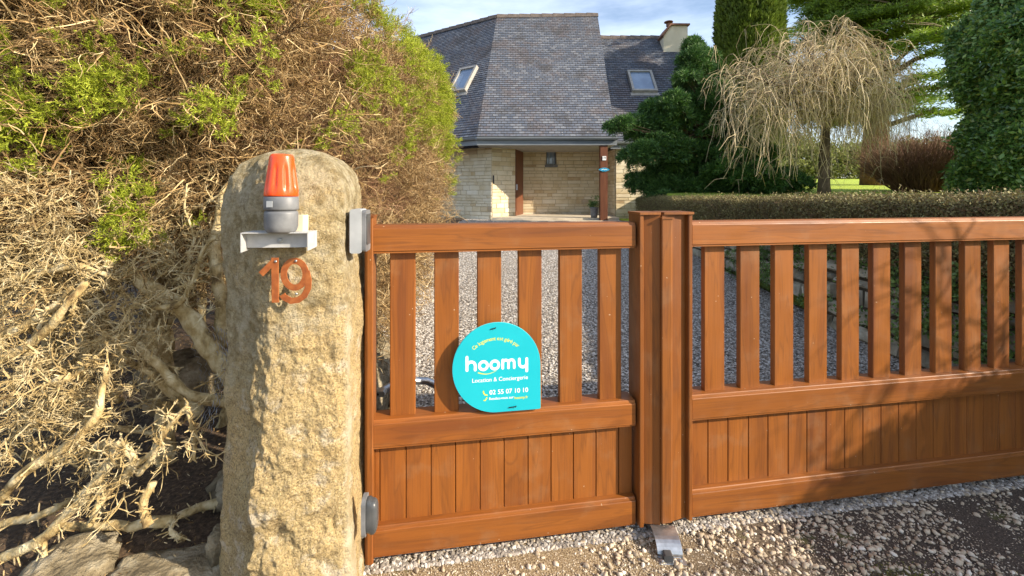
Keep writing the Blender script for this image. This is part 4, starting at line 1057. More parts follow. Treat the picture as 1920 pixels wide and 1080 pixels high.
    L = [  # (pixel x, y, depth) lists; radius start, end
        ([(330, 1000, 2.25), (300, 720, 2.2), (310, 560, 2.2), (300, 400, 2.2), (330, 250, 2.3)], 0.045, 0.03),
        ([(440, 720, 2.05), (395, 650, 2.0), (335, 575, 1.97), (270, 525, 1.98), (200, 490, 2.05)], 0.045, 0.026),
        ([(415, 650, 2.1), (420, 560, 2.1), (395, 470, 2.1), (420, 400, 2.1), (450, 320, 2.15)], 0.032, 0.02),
        ([(370, 780, 2.0), (320, 730, 1.95), (285, 690, 1.95), (275, 640, 1.98), (290, 560, 2.05)], 0.032, 0.022),
        ([(440, 760, 2.0), (360, 745, 1.93), (300, 690, 1.9), (240, 640, 1.9), (175, 610, 1.93)], 0.024, 0.014),
        ([(-40, 700, 1.75), (45, 655, 1.72), (95, 615, 1.7), (135, 560, 1.7), (160, 530, 1.75)], 0.020, 0.013),
        ([(-30, 640, 1.78), (40, 615, 1.76), (100, 580, 1.75), (140, 545, 1.76)], 0.022, 0.012),
        ([(-30, 530, 1.85), (60, 515, 1.82), (150, 500, 1.82), (210, 520, 1.85)], 0.022, 0.010),
        ([(-30, 960, 1.66), (60, 880, 1.64), (130, 835, 1.64), (195, 780, 1.66), (200, 690, 1.72)], 0.020, 0.012),
        ([(0, 1050, 1.60), (80, 1010, 1.6), (150, 950, 1.6), (195, 880, 1.62), (215, 835, 1.66), (240, 840, 1.66)], 0.019, 0.014),
        ([(-20, 1000, 1.7), (60, 965, 1.68), (125, 945, 1.68), (170, 905, 1.7), (210, 860, 1.72)], 0.014, 0.010),
        ([(330, 975, 1.75), (250, 985, 1.72), (160, 990, 1.72), (100, 985, 1.72)], 0.022, 0.014),
        ([(440, 930, 1.9), (350, 965, 1.82), (290, 985, 1.78)], 0.022, 0.012),
        ([(170, 850, 1.66), (200, 832, 1.62), (230, 830, 1.60), (247, 855, 1.60), (235, 890, 1.60), (222, 910, 1.60)], 0.014, 0.012),
        ([(275, 915, 1.58), (258, 960, 1.57), (270, 993, 1.56)], 0.013, 0.0155),
        ([(250, 900, 1.60), (285, 850, 1.60), (310, 810, 1.60), (345, 775, 1.60), (362, 760, 1.6)], 0.012, 0.008),
        ([(215, 905, 1.62), (190, 945, 1.6), (165, 995, 1.58)], 0.011, 0.013),
        ([(362, 765, 1.60), (370, 800, 1.59), (360, 865, 1.58)], 0.007, 0.006),
        ([(225, 900, 1.62), (255, 870, 1.6), (300, 830, 1.6)], 0.012, 0.007),
        ([(60, 1080, 1.58), (85, 1040, 1.58), (90, 1000, 1.6)], 0.010, 0.007),
        ([(345, 1020, 1.7), (320, 1000, 1.7), (330, 970, 1.75)], 0.010, 0.007),
    ]
    for i in range(34):
        px = rg.uniform(-60, 330); py = rg.uniform(430, 900); D = rg.uniform(1.68, 2.0)+0.15*(py < 600); a = rg.normal(-0.5, 0.55); ln = rg.uniform(90, 260); pp = []
        if px > 250 and py > 700: px -= 150
        for k in range(5): pp.append((px, py, D+rg.normal(0, 0.02))); a += rg.normal(0, 0.35); px += ln/4*cos(a); py += ln/4*sin(a)
        r = rg.uniform(0.005, 0.012); L.append((pp, r*1.15, r*0.6))
    tips = []
    for pts, r0, r1 in L:
        mbx, out, rr = limb([P(*p) for p in pts], r0, r1); mbx.build('branch', M_BARK, t, True, origin=org); tips.append((out, rr))
    # side spurs on front limbs
    mb = MB(); paths = []; rads = []
    for out, rr in tips[3:]:
        for i in range(1, len(out)-1):
            for _ in range(2):
                if rg.uniform() < 0.6:
                    d = rg.normal(0, 1, 3)*np.array([1, 0.6, 1]); d /= np.linalg.norm(d); l = rg.uniform(0.008, 0.035)*(1.8 if rg.uniform() < 0.12 else 1); p = out[i]+(out[i+1]-out[i])*rg.uniform(0, 1)
                    m = p+d*l*0.5+rg.normal(0, 0.005, 3); e = p+d*l+rg.normal(0, 0.012, 3); paths.append([p, m, e]); rads.append([0.0042, 0.0032, 0.0018])
    v, f = tubes_np(np.array(paths), np.array(rads), 5); mb.add_arr(v, f)
    spur = [twig_template(rg, 0.11, 9, 0.0034, True, 0.9, 3) for _ in range(5)]
    T = []; 
    for (px, py, D, n, sx, sy) in ((60, 690, 1.8, 25, .15, .10), (200, 560, 1.95, 30, .16, .12), (90, 560, 1.85, 30, .16, .12), (60, 430, 1.9, 60, .16, .12), (110, 730, 1.72, 60, 0.14, 0.09), (235, 640, 1.85, 40, 0.12, 0.08), (60, 620, 1.8, 40, 0.15, 0.08), (350, 800, 1.62, 10, 0.04, 0.06), (235, 890, 1.6, 14, 0.04, 0.04), (120, 480, 1.9, 110, 0.22, 0.12), (300, 480, 2.0, 40, 0.14, 0.12), (40, 800, 1.75, 50, 0.14, 0.12), (380, 500, 2.2, 60, .12, .15), (160, 770, 1.75, 45, .12, .07), (30, 560, 1.85, 60, .12, .12)):
        T.append(P(px, py, D)+rg.normal(0, 1, (n, 3))*np.array([sx, 0.05, sy]))
    T = np.concatenate(T); stamp(mb, spur, T, rg.normal(0, 1, T.shape)+np.array([0.5, -0.4, 0.3]), rg.uniform(0.6, 1.25, len(T)), rg)
    mb.build('spurs', M_BARK, t, origin=org)
    # stems standing in the shade under the hedge
    for i in range(26):
        x = rg.uniform(-4.6, -1.35); y = rg.uniform(2.15, 6.2)
        if x > -2.4 and i % 2: y = rg.uniform(2.2, 3.2)
        b = np.array((x, y, float(gz(x, y))-0.05)); r = rg.uniform(0.018, 0.045)
        pts = [b, b+np.array((rg.normal(0, .12), rg.normal(0, .1), 0.45)), b+np.array((rg.normal(0, .25), rg.normal(0, .2), 0.95)), b+np.array((rg.normal(0, .3), rg.normal(0, .25), 1.6))]
        mbx, _, _ = limb(pts, r, r*0.6, 8); mbx.build('stem', M_BARK, t, True, origin=org)
make_hedge()

# leaf litter and bits on the soil under the hedge
def make_litter():
    rg = np.random.default_rng(14); mb = MB()
    N = 9000; x = rg.uniform(-3.0, -0.62, N); y = rg.uniform(1.35, 4.5, N)
    blade = np.array([(-.0010, -.006, 0), (.0010, -.006, 0), (.0010, .006, .001), (-.0010, .006, .001)]); bf = np.array([[0, 1, 2, 3]])
    T = np.stack([x, y, gz(x, y)+rg.uniform(0.0, 0.03, N)], 1); inst(mb, blade, bf, rot_to(rg.normal(size=(N, 3))*0.6+np.array([0, 0, 1]), rg), T, rg.uniform(0.5, 1.8, N))
    tag(mb.build('leaf_litter', M_TWIG), 'dry brown needle litter on the soil under the left hedge', 'leaf litter', kind='stuff')
make_litter()
def make_netting():
    mb = MB(); rg = np.random.default_rng(8); c = P(385, 720, 1.95)
    t = thing('wire_netting', 'crumpled grey hexagonal wire netting hanging between hedge and pillar', 'wire netting', tuple(c))
    paths = []
    w = 0.020
    def pos(i, j, o):
        u = (i+o)*w; v = j*w*0.86
        return np.array((u-0.09+0.03*sin(v*9)+0.012*fbm((u*9, v*9, 1), 1, 2), 0.05*sin(u*14+v*5)+0.03*fbm((u*8, v*8, 5), 1, 2), 0.22-v+0.02*sin(u*20)))
    for i in range(9):
        for j in range(24):
            a = pos(i, j, 0.5*(j % 2)); b = pos(i, j+1, 0.5*((j+1) % 2)+(0)); c2 = pos(i+(0 if (j+1) % 2 else -1)+(1 if j % 2 else 0), j+1, 0.5*((j+1) % 2))
            if (i+j) % 2 == 0: paths.append([a, (a+b)/2, b])
            paths.append([a, (a+c2)/2+0.001, c2])
    v, f = tubes_np(np.array(paths), np.full((len(paths), 3), 0.0008), 3); mb.add_arr(v, f); mb.build('mesh', M_WIRE, t)
make_netting()

# ------------------------------------------------------------------ house
EX = np.array
def make_house():
    H0 = (0, 15, 0.5); rg = np.random.default_rng(31)
    t = thing('house', 'stone house with steep slate roof and porch at the end of the driveway', 'house', H0)
    # key points
    zE = 3.24
    A = EX((-0.62, 18.0, 8.72)); A2 = EX((3.52, 18.0, 8.78))            # ridge of the front roof
    B = EX((-1.11, 13.8, zE)); B2 = EX((3.27, 13.8, zE))                # eave
    dl = EX((-0.837, 0.546, 0.0)); LL = 9.0
    Al = A+dl*LL; Bl = B+dl*LL
    def roof_part(name, quad, wfun, parent, mi=M_SLATE, nrow=None, thick=0.10):
        """quad: eave-left, eave-right, ridge-right, ridge-left. Courses with real steps."""
        e0, e1, r1, r0 = [EX(q, dtype=float) for q in quad]
        n = np.cross(e1-e0, r0-e0); n /= np.linalg.norm(n)
        if n[2] < 0: n = -n
        SL = np.linalg.norm((r0+r1)/2-(e0+e1)/2); nr = int(SL/0.115); mb = MB()
        V = []
        for i in range(nr):
            a, b = i/nr, (i+1)/nr
            for q, lift in ((a, 0.020), (b, 0.006)):
                V += [e0+(r0-e0)*q+n*lift, e1+(r1-e1)*q+n*lift]
        fs = []
        for i in range(nr):
            k = i*4; fs.append((k, k+1, k+3, k+2))
            if i < nr-1: fs.append((k+2, k+3, k+5, k+4))
        mb.add(V, fs)
        mb.hexa([e0-n*thick, e1-n*thick, r1-n*thick, r0-n*thick, e0, e1, r1, r0])
        ud = (e1-e0)/np.linalg.norm(e1-e0); vd = np.cross(n, ud)
        uvf = lambda co: np.stack([(co-e0)@ud, np.abs((co-e0)@vd)], 1)
        return mb.build(name, mi, parent, origin=H0, uv=uvf)
    r1 = roof_part('roof', (B, B2, A2, A), None, t); tag(r1, 'steep front slate roof above the porch')
    r2 = roof_part('roof', (Bl, B, A, Al), None, t); tag(r2, 'shaded slate roof of the left wing')
    Ra = EX((3.40, 15.05, zE)); Rb = EX((7.75, 15.05, zE)); Rc = EX((7.75, 19.0, 8.2)); Rd = EX((3.40, 19.0, 8.2))
    r3 = roof_part('roof', (Ra, Rb, Rc, Rd), None, t); tag(r3, 'lower slate roof of the right wing')
    # flare: small sprocket at the right verge bottom and back slopes so the roofs are closed from other sides
    mb = MB(); mb.add([A, A2, A2+EX((0, 4.2, -5.5)), A+EX((0, 4.2, -5.5))], [(0, 1, 2, 3)]); mb.add([Rd, Rc, Rc+EX((0, 4, -5.0)), Rd+EX((0, 4, -5.0))], [(0, 1, 2, 3)])
    mb.add([Al, A+EX((0, 0, -.01)), A+EX((3, 4, -5.5)), Al+EX((2.3, 3.5, -5.5))], [(0, 1, 2, 3)]); mb.build('rear_roof', M_SLATE, t, origin=H0, uv=lambda co: co[:, [0, 2]])
    # gable cheek of the front roof (slate hung) and end gable
    mb = MB(); mb.add([B2+EX((-.02, 0.1, -0.1)), A2+EX((-.02, 0, -0.12)), EX((3.35, 18.9, 3.0)), EX((3.3, 15.2, 3.0))], [(0, 1, 2, 3)]); mb.build('cheek', M_SLATE, t, origin=H0, uv=lambda co: co[:, [1, 2]])
    mb = MB(); mb.add([(7.6, 15.2, 0.3), (7.6, 22.9, 0.3), (7.6, 22.9, 3.2), (7.6, 19, 8.1), (7.6, 15.2, 3.3)], [(0, 1, 2, 3, 4)]); mb.build('gable_wall', M_RENDER, t, origin=H0)
    # ridge tiles
    for ro, p, q in ((r1, A, A2), (r2, Al, A), (r3, Rd, Rc)):
        d = q-p; L = np.linalg.norm(d); d = d/L; side = np.cross(d, (0, 0, 1)); side /= np.linalg.norm(side); n = int(L/0.42); mb = MB()
        for i in range(n):
            a = p+d*(i*L/n); b = p+d*((i+1)*L/n+0.02); h = 0.065+0.012
            V = []
            for c, hh in ((a, h), (b, h-0.025)):
                V += [c+side*0.13+EX((0, 0, -0.11)), c+side*0.05+EX((0, 0, hh)), c-side*0.05+EX((0, 0, hh)), c-side*0.13+EX((0, 0, -0.11))]
            mb.add(V, [(0, 1, 5, 4), (1, 2, 6, 5), (2, 3, 7, 6), (0, 3, 2, 1), (4, 5, 6, 7)])
        mb.build('ridge_tiles', M_RIDGE, ro, origin=H0)
    # fascia + gutter
    def strip(name, p, q, outn, z0, z1, y0, y1, mat, par=t):
        p = EX(p, dtype=float); q = EX(q, dtype=float); n = EX(outn, dtype=float); mb = MB()
        a = [p+n*y0, q+n*y0, q+n*y1, p+n*y1]; mb.hexa([EX((*v[:2], z0)) for v in a]+[EX((*v[:2], z1)) for v in a]); return mb.build(name, mat, par, origin=H0)
    nf = (0, -1, 0); nl = (-0.546, -0.837, 0); nr_ = (0, -1, 0)
    for p, q, n in ((B, B2+EX((0.05, 0, 0)), nf), (Bl, B, nl), (Ra, Rb, nr_)):
        strip('fascia', p, q, n, zE-0.27, zE-0.085, -0.03, 0.0, M_ZINC)
        mb = MB(); n_ = EX(n, dtype=float); base = [EX(p, dtype=float), EX(q, dtype=float)]
        prof = [(0.003, -0.005), (0.003, -0.08), (0.05, -0.115), (0.10, -0.10), (0.125, -0.06), (0.13, -0.02), (0.118, -0.02), (0.10, -0.07), (0.05, -0.10), (0.015, -0.075), (0.015, -0.005)]
        V = []
        for c in base: V += [c+n_*a+EX((0, 0, b)) for a, b in prof]
        k = len(prof); mb.add(V, [(i, (i+1) % k, (i+1) % k+k, i+k) for i in range(k)]); mb.build('gutter', M_ZINC, t, origin=H0)
    # soffits
    mb = MB(); mb.hexa([EX(v) for v in ((-1.1, 13.83, 2.975), (3.28, 13.83, 2.975), (3.28, 16.6, 2.975), (-1.1, 16.6, 2.975), (-1.1, 13.83, 3.03), (3.28, 13.83, 3.03), (3.28, 16.6, 3.03), (-1.1, 16.6, 3.03))]); mb.build('soffit', M_SOFFIT, t, origin=H0)
    # walls
    zf = 0.50; Hh = 3.0-zf
    def wall(name, p, q, holes=(), H=Hh, z=zf, label=None):
        p = EX(p, dtype=float); q = EX(q, dtype=float); L = np.linalg.norm(q-p); u = (q-p)/L; U = EX((u[0], u[1], 0)); n = EX((u[1], -u[0], 0)); mb = MB()
        O = EX((p[0], p[1], z)); stone_courses(mb, O, U, n, L, H, rg, (0.09, 0.19), (0.16, 0.52), 0.012, 0.014, holes=holes, jit=0.003, inset=0.008)
        panel(mb, O, U, n, L, H, 0.25, list(holes), 1); o = mb.build(name, [M_ASHLAR, M_MORTAR], t, origin=H0)
        return o
    c0 = EX((-0.68, 14.65)); cl = c0+EX(dl[:2])*6.5
    wall('wall', cl, c0)
    c1 = EX(((966-960)/F*15.2, 15.2)); wall('wall', c0+EX((0.003, 0.003)), c1)
    c2 = EX(((980-960)/F*16.4, 16.4)); c3 = EX((3.9, 16.4))
    mb = MB()
    # tall brown door standing in the angled return
    d0 = EX((c1[0]+0.01, c1[1]+0.02)); d1 = EX((c2[0]+0.02, c2[1]-0.06)); u = (d1-d0)/np.linalg.norm(d1-d0); n = EX((u[1], -u[0])); L = np.linalg.norm(d1-d0)
    def dq(a, b, z0, z1, y0, y1, m):
        p = [d0+u*a-n*y0*-1, d0+u*b+n*y0, d0+u*b+n*y1, d0+u*a+n*y1]; p[0] = d0+u*a+n*y0
        m.hexa([EX((*v, z0)) for v in p]+[EX((*v, z1)) for v in p])
    dq(0, L, 0.64, 2.97, -0.06, 0.0, mb); do = mb.build('door', M_BROWN, t, origin=H0)
    mb = MB(); dq(0.12, L-0.12, 0.8, 1.5, 0.0005, 0.012, mb); dq(0.12, L-0.12, 1.6, 2.7, 0.0005, 0.012, mb); mb.build('door_panel', M_BROWN, do, origin=H0)
    mb = MB(); dq(0.05, 0.08, 1.55, 1.75, 0.002, 0.06, mb); mb.build('handle', M_GALV, do, origin=H0)
    # recessed wall with small barred window
    wx0 = (1024-960)/F*16.4-c2[0]; wx1 = (1043-960)/F*16.4-c2[0]; wz0 = CH+(HZ-309)/F*16.4-zf; wz1 = CH+(HZ-279)/F*16.4-zf
    wall('wall', c2, c3, [(wx0, wx1, wz0, wz1)])
    def wq(x0, x1, y0, y1, z0, z1): m = MB(); m.box(x0+c2[0], x1+c2[0], y0+16.4, y1+16.4, z0+zf, z1+zf); return m
    wo = wq(wx0, wx1, 0.10, 0.115, wz0, wz1).build('window', M_GLASS, t, origin=H0)
    m = MB()
    for a in (0.0, 1.0): xx = wx0+(wx1-wx0-0.045)*a; m.box(xx+c2[0], xx+0.045+c2[0], 16.45, 16.499, wz0+zf, wz1+zf)
    m.box(wx0+0.046+c2[0], wx1-0.046+c2[0], 16.45, 16.499, wz0+zf, wz0+0.04+zf); m.box(wx0+0.046+c2[0], wx1-0.046+c2[0], 16.45, 16.499, wz1-0.04+zf, wz1+zf)
    m.build('frame', M_GREYPL, wo, origin=H0)
    for k in (0.3, 0.7):
        xx = c2[0]+wx0+(wx1-wx0)*k; m = MB(); m.tube([(xx, 16.42, wz0+zf), (xx, 16.42, wz1+zf)], 0.014, 8); m.build('bar', M_GREYLT, wo, origin=H0)
    wq(wx0-0.05, wx1+0.05, -0.07, 0.09, wz0-0.09, wz0-0.002).build('sill', M_GREYPL, wo, origin=H0)
    # right wing wall, standing forward
    wall('wall', (3.62, 15.25), (7.6, 15.25)); wall('wall', (3.60, 16.4), (3.60, 15.28))
    # porch floor and step
    m = MB(); m.hexa([EX(v) for v in ((-0.66, 14.05, 0.45), (3.45, 14.05, 0.45), (3.6, 16.45, 0.45), (0.0, 16.45, 0.45), (-0.66, 14.05, 0.655), (3.45, 14.05, 0.655), (3.6, 16.45, 0.655), (0.0, 16.45, 0.655))]); m.build('porch_floor', M_TILE, t, origin=H0)
    m = MB(); m.box(-0.5, 3.3, 13.72, 14.045, 0.40, 0.585); m.build('step', M_TILE, t, origin=H0)
    # post with number plate and little blue plaque
    x0 = (1124.5-960)/F*13.95; x1 = (1138-960)/F*13.95; m = MB(); m.box(x0, x1, 13.84, 14.06, 0.50, 2.974)
    po = m.build('post', M_BROWN, t, origin=H0); xc = (x0+x1)/2
    m = MB(); zc = CH+(HZ-297)/F*13.84; m.box(xc-0.055, xc+0.065, 13.82, 13.838, zc-0.06, zc+0.07); pl = m.build('number_plate', M_SIGNW, po, origin=H0)
    m = MB(); v, f = text_geo('19', 0.12, 0); cxm = (v[:, 0].max()+v[:, 0].min())/2; m.add(np.stack([v[:, 0]-cxm+xc+0.005, np.full(len(v), 13.818), v[:, 1]+zc+0.005], 1), f); m.build('numerals', M_BLACK, pl, origin=H0)
    m = MB(); zc = CH+(HZ-318)/F*13.83; n = 24
    prof = [(xc+(0.155+0.02*cos(4*2*pi*i/n))*cos(2*pi*i/n), zc+0.06*sin(2*pi*i/n)) for i in range(n)]; m.prism(prof, 13.815, 13.832, 'y'); pb = m.build('plaque', M_BLUE, po, origin=H0)
    m = MB(); stroke(m, [(xc-0.08, zc-0.01), (xc-0.03, zc+0.015), (xc+0.01, zc-0.01), (xc+0.05, zc+0.01), (xc+0.09, zc-0.005)], 0.018, 13.8135, 13.8145); m.build('emblem', M_SIGNW, pb, origin=H0)
    # wall light on the return wall
    m = MB(); c = EX((-0.62, 14.62)); m.box(c[0]-0.02, c[0]+0.03, 14.52, 14.60, CH+(HZ-345)/F*14.6, CH+(HZ-329)/F*14.6); m.build('wall_light', M_BLACK, t, origin=H0)
    # chimney
    cx0, cx1 = 6.30, 7.38; cy0, cy1 = 18.3, 19.2
    def cz(py, D=18.3): return CH+(HZ-py)/F*D
    m = MB(); m.prism([(cx0+0.05, 6.5), (cx1, 6.5), (cx1-0.02, cz(48)), (cx0+0.38, cz(48)), (cx0+0.05, cz(68))], cy0, cy1, 'y'); ch = m.build('chimney', M_RENDER, t, origin=H0)
    m = MB(); m.prism([(cx0-0.05, cz(67)), (cx0+0.01, cz(68)-0.03), (cx0+0.36, cz(48)+0.001), (cx1+0.05, cz(48)+0.001), (cx1+0.05, cz(45)), (cx0+0.33, cz(45)+0.01)], cy0-0.08, cy1+0.08, 'y'); m.build('chimney_cap', M_TERRA, ch, origin=H0)
    m = MB(); m.lathe([(0.10, 0), (0.10, 0.10), (0.06, 0.11), (0.06, 0.16), (0.19, 0.17), (0.18, 0.20), (0.05, 0.24)], (cx0+0.42, 18.75, cz(42)+0.001), 16); m.build('chimney_cowl', M_TERRA, ch, origin=H0)
    # skylights
    def skylight(quad, pix, label, ro):
        e0, e1, rr1, rr0 = [EX(q, dtype=float) for q in quad]; ud = (e1-e0)/np.linalg.norm(e1-e0); n = np.cross(ud, (rr0-e0)); n /= np.linalg.norm(n); n = n if n[2] > 0 else -n; vd = np.cross(n, ud)
        if vd[2] < 0: vd = -vd
        def hit(px, py):
            d = P(px, py, 1.0)-EX((0, 0, CH)); o = EX((0, 0, CH)); s = ((e0-o)@n)/(d@n); q = o+d*s-e0; return q@ud, q@vd
        ps = [hit(*p) for p in pix]; u0 = (ps[0][0]+ps[3][0])/2; u1 = (ps[1][0]+ps[2][0])/2; v1 = (ps[0][1]+ps[1][1])/2; v0 = (ps[2][1]+ps[3][1])/2
        def bx(a, b, c, d, h0, h1, m): 
            p = [e0+ud*a+vd*c, e0+ud*b+vd*c, e0+ud*b+vd*d, e0+ud*a+vd*d]; m.hexa([q+n*h0 for q in p]+[q+n*h1 for q in p])
        m = MB(); w = 0.09; bx(u0, u1, v0, v0+w, 0.0, 0.15, m); bx(u0, u1, v1-w, v1, 0.0, 0.16, m); bx(u0, u0+w, v0+w, v1-w, 0.0, 0.155, m); bx(u1-w, u1, v0+w, v1-w, 0.0, 0.155, m)
        wo = m.build('skylight', M_FRAME, ro, origin=H0); tag(wo, label)
        m = MB(); bx(u0+w, u1-w, v0+w, v1-w, 0.05, 0.10, m); m.build('pane', M_GLASS, wo, origin=H0)
        m = MB(); bx(u0-0.06, u1+0.06, v0-0.16, v0-0.002, 0.022, 0.035, m); m.build('apron', M_FRAME, wo, origin=H0)
    skylight((Ra, Rb, Rc, Rd), [(1177, 137), (1223, 137), (1229, 175), (1182, 175)], None, r3)
    skylight((Bl, B, A, Al), [(864, 133), (896, 129), (877, 172), (845, 178)], None, r2)
    return t
make_house()

# potted plant on the porch
def make_pot():
    c = P(1114, 402, 14.15); c[2] = 0.657; t = thing('potted_plant', 'small plant in a grey pot beside the porch post', 'potted plant', tuple(c))
    m = MB(); m.lathe([(0.10, 0), (0.115, 0.12), (0.14, 0.30), (0.15, 0.31), (0.15, 0.34), (0.12, 0.34)], (0, 0, 0), 20); m.build('pot', M_GREYPL, t, True)
    rg = np.random.default_rng(2); m = MB(); lt = [leafspray_template(rg, 12, 0.12, 0.03, 0.09) for _ in range(3)]
    T = rg.normal(0, 1, (28, 3))*np.array([0.08, 0.06, 0.07])+np.array([0, 0, 0.44]); stamp(m, lt, T, rg.normal(0, 0.5, (28, 3))+np.array([0, 0, 1]), rg.uniform(0.7, 1.2, 28), rg); m.build('leaves', M_IVY, t)
make_pot()

# ------------------------------------------------------------------ low clipped hedge on the retaining wall
def make_lowhedge():
    rg = np.random.default_rng(41); t = thing('clipped_hedge', 'low clipped grey green hedge on top of the retaining wall behind the wide gate leaf', 'hedge', (3.7, 7, 1))
    org = (3.7, 7, 1); lt = [leafspray_template(rg, 16, 0.07, 0.010, 0.020, 0.5) for _ in range(5)]
    N = 15000; y = 2.75+9.2*rg.uniform(size=N)**1.5; xc = np.interp(y, [2.7, 5, 8.5, 11.6, 12.2], [3.60, 3.52, 3.56, 3.65, 3.7])
    an = rg.uniform(-0.3, pi+0.3, N); w = 0.27; top = np.interp(y, [2.7, 4, 8, 12], [1.475, 1.455, 1.38, 1.33]); bot = np.interp(y, [2.7, 8, 12], [0.95, 0.95, 0.80])
    x = xc+w*np.cos(an)*np.abs(np.cos(an))**(-0.35); z = (bot+top)/2+(top-bot)/2*np.sign(np.sin(an))*np.abs(np.sin(an))**0.55
    side = rg.uniform(size=N) < 0.4; z[side] = rg.uniform(bot[side], top[side]); x[side] = xc[side]-w*rg.uniform(0.9, 1.0, side.sum())
    T = np.stack([x, y, z], 1)+rg.normal(0, 0.012, (N, 3)); T[:, 2] += 0.025*vfbm(T, 2.5, 1)
    m = MB(); stamp(m, lt, T, np.stack([x-xc, 0*x, (z-top+0.4)*0.6], 1)+rg.normal(0, 0.5, (N, 3)), rg.uniform(0.7, 1.5, N), rg)
    tw = [twig_template(rg, 0.14, 5, 0.0018, False) for _ in range(4)]; k = rg.uniform(size=N) < 0.14
    m.build('leaves', M_LOWHEDGE, t, origin=org)
    m = MB(); stamp(m, tw, T[k]-np.array([0, 0, 0.06]), rg.normal(0, 0.5, (k.sum(), 3))+np.array([-0.3, 0, 0.8]), rg.uniform(0.6, 1.1, k.sum()), rg); m.build('twigs', M_BRSHRUB, t, origin=org)
    m = MB()
    for a in np.arange(2.75, 12.0, 0.25):
        xc_ = np.interp(a+0.12, [2.7, 5, 8.5, 11.6, 12.2], [3.60, 3.52, 3.56, 3.65, 3.7]); tp = float(np.interp(a, [2.7, 4, 8, 12], [1.475, 1.455, 1.38, 1.33]))
        m.box(xc_-0.17, xc_+0.17, a, a+0.247, 0.9, tp-0.09)
    m.build('dense_core', M_THATCH, t, origin=org)
    # ivy and weeds hanging down the wall
    for (yy, lab) in ((3.3, 'ivy hanging down the retaining wall at its near end'), (5.6, 'ivy clump on the retaining wall farther up the driveway')):
        N = 1100; T = np.stack([rg.uniform(3.28, 3.45, N), rg.normal(yy, 0.6, N), rg.uniform(0.25, 1.1, N)], 1); g = vfbm(T, 3, 5); T = T[g > -0.02]
        l = [leafspray_template(rg, 8, 0.09, 0.028, 0.04) for _ in range(4)]; m = MB(); stamp(m, l, T, rg.normal(0, 0.5, T.shape)+np.array([-1, 0, 0.2]), rg.uniform(0.6, 1.1, len(T)), rg)
        tag(m.build('ivy', M_IVY, origin=(3.4, yy, 0.2)), lab, 'ivy')
make_lowhedge()

# ------------------------------------------------------------------ trees
def trunk_mb(pts, rads, k=12):
    m = MB(); v, f = tube_geo(pts, rads, k); m.add(v, f); return m
# dark spreading conifer
def make_dark():
    rg = np.random.default_rng(51); D0 = 11.0; b = P(1390, 372, D0+0.2); b[2] = float(gz(b[0], b[1]))
    t = thing('dark_conifer', 'dark green bushy conifer in front of the right end of the house', 'tree', tuple(b))
    tr = [b+np.array((0, 0, -0.1)), b+np.array((-0.05, 0, 0.8)), b+np.array((-0.5, 0, 1.8)), b+np.array((-1.0, 0, 3.0)), b+np.array((-1.2, 0, 3.6))]
    trunk_mb(tr, [0.15, 0.13, 0.10, 0.06, 0.02]).build('trunk', M_REDTRUNK, t, True, origin=tuple(b))
    cl = [(1180, 242, 30), (1163, 232, 18), (1198, 285, 34), (1210, 330, 32), (1232, 225, 34), (1240, 355, 30), (1255, 190, 26), (1262, 320, 50), (1270, 265, 50), (1300, 210, 42), (1312, 160, 34), (1300, 128, 22), (1298, 108, 14), (1325, 115, 12), (1325, 190, 40), (1350, 240, 45), (1335, 305, 55), (1385, 310, 55), (1430, 335, 42), (1465, 340, 34), (1490, 345, 20), (1290, 350, 36), (1340, 350, 30), (1380, 255, 34), (1420, 290, 34), (1245, 280, 40), (1225, 195, 16), (1285, 150, 22), (1340, 150, 26), (1360, 185, 30), (1220, 262, 30), (1195, 350, 22), (1300, 85, 8), (1270, 225, 36), (1400, 345, 34)]
    np_ = [needlepad_template(rg, 26, 0.12, 0.020, 0.9, 0.09) for _ in range(6)]
    m = MB(); lim = MB()
    for (px, py, r) in cl:
        D = D0+rg.uniform(-0.6, 0.7); c = P(px, py, D); R = r/F*D
        # each clump breaks into puffs
        npf = max(5, int((r/7.0)**1.6))
        for _ in range(npf):
            o = rg.normal(0, 1, 3); o /= np.linalg.norm(o); pc = c+o*R*rg.uniform(0.35, 0.95)*np.array([1, 0.9, 0.85]); pr = rg.uniform(0.14, 0.26)
            n = 46; q = rg.normal(0, 1, (n, 3)); q /= np.linalg.norm(q, axis=1, keepdims=True); q[:, 2] = np.abs(q[:, 2])*1.1-0.35
            stamp(m, np_, pc+q*pr*np.array([1.15, 1.15, 0.8]), q+np.array([0, 0, 0.3]), rg.uniform(0.6, 1.0, n), rg)
            s = c*0.6+pc*0.4
            v, f = tube_geo([tuple(b+np.array((-0.3, 0, 1.2))*1.0*rg.uniform(0.5, 1.5)), tuple((c+b)/2+np.array((0, 0, 0.5))), tuple(pc)], [0.03, 0.018, 0.006], 4); lim.add(v, f)
    m.build('crown', M_DARKCON, t, origin=tuple(b)); lim.build('limbs', M_TRUNK, t, origin=tuple(b))
make_dark()
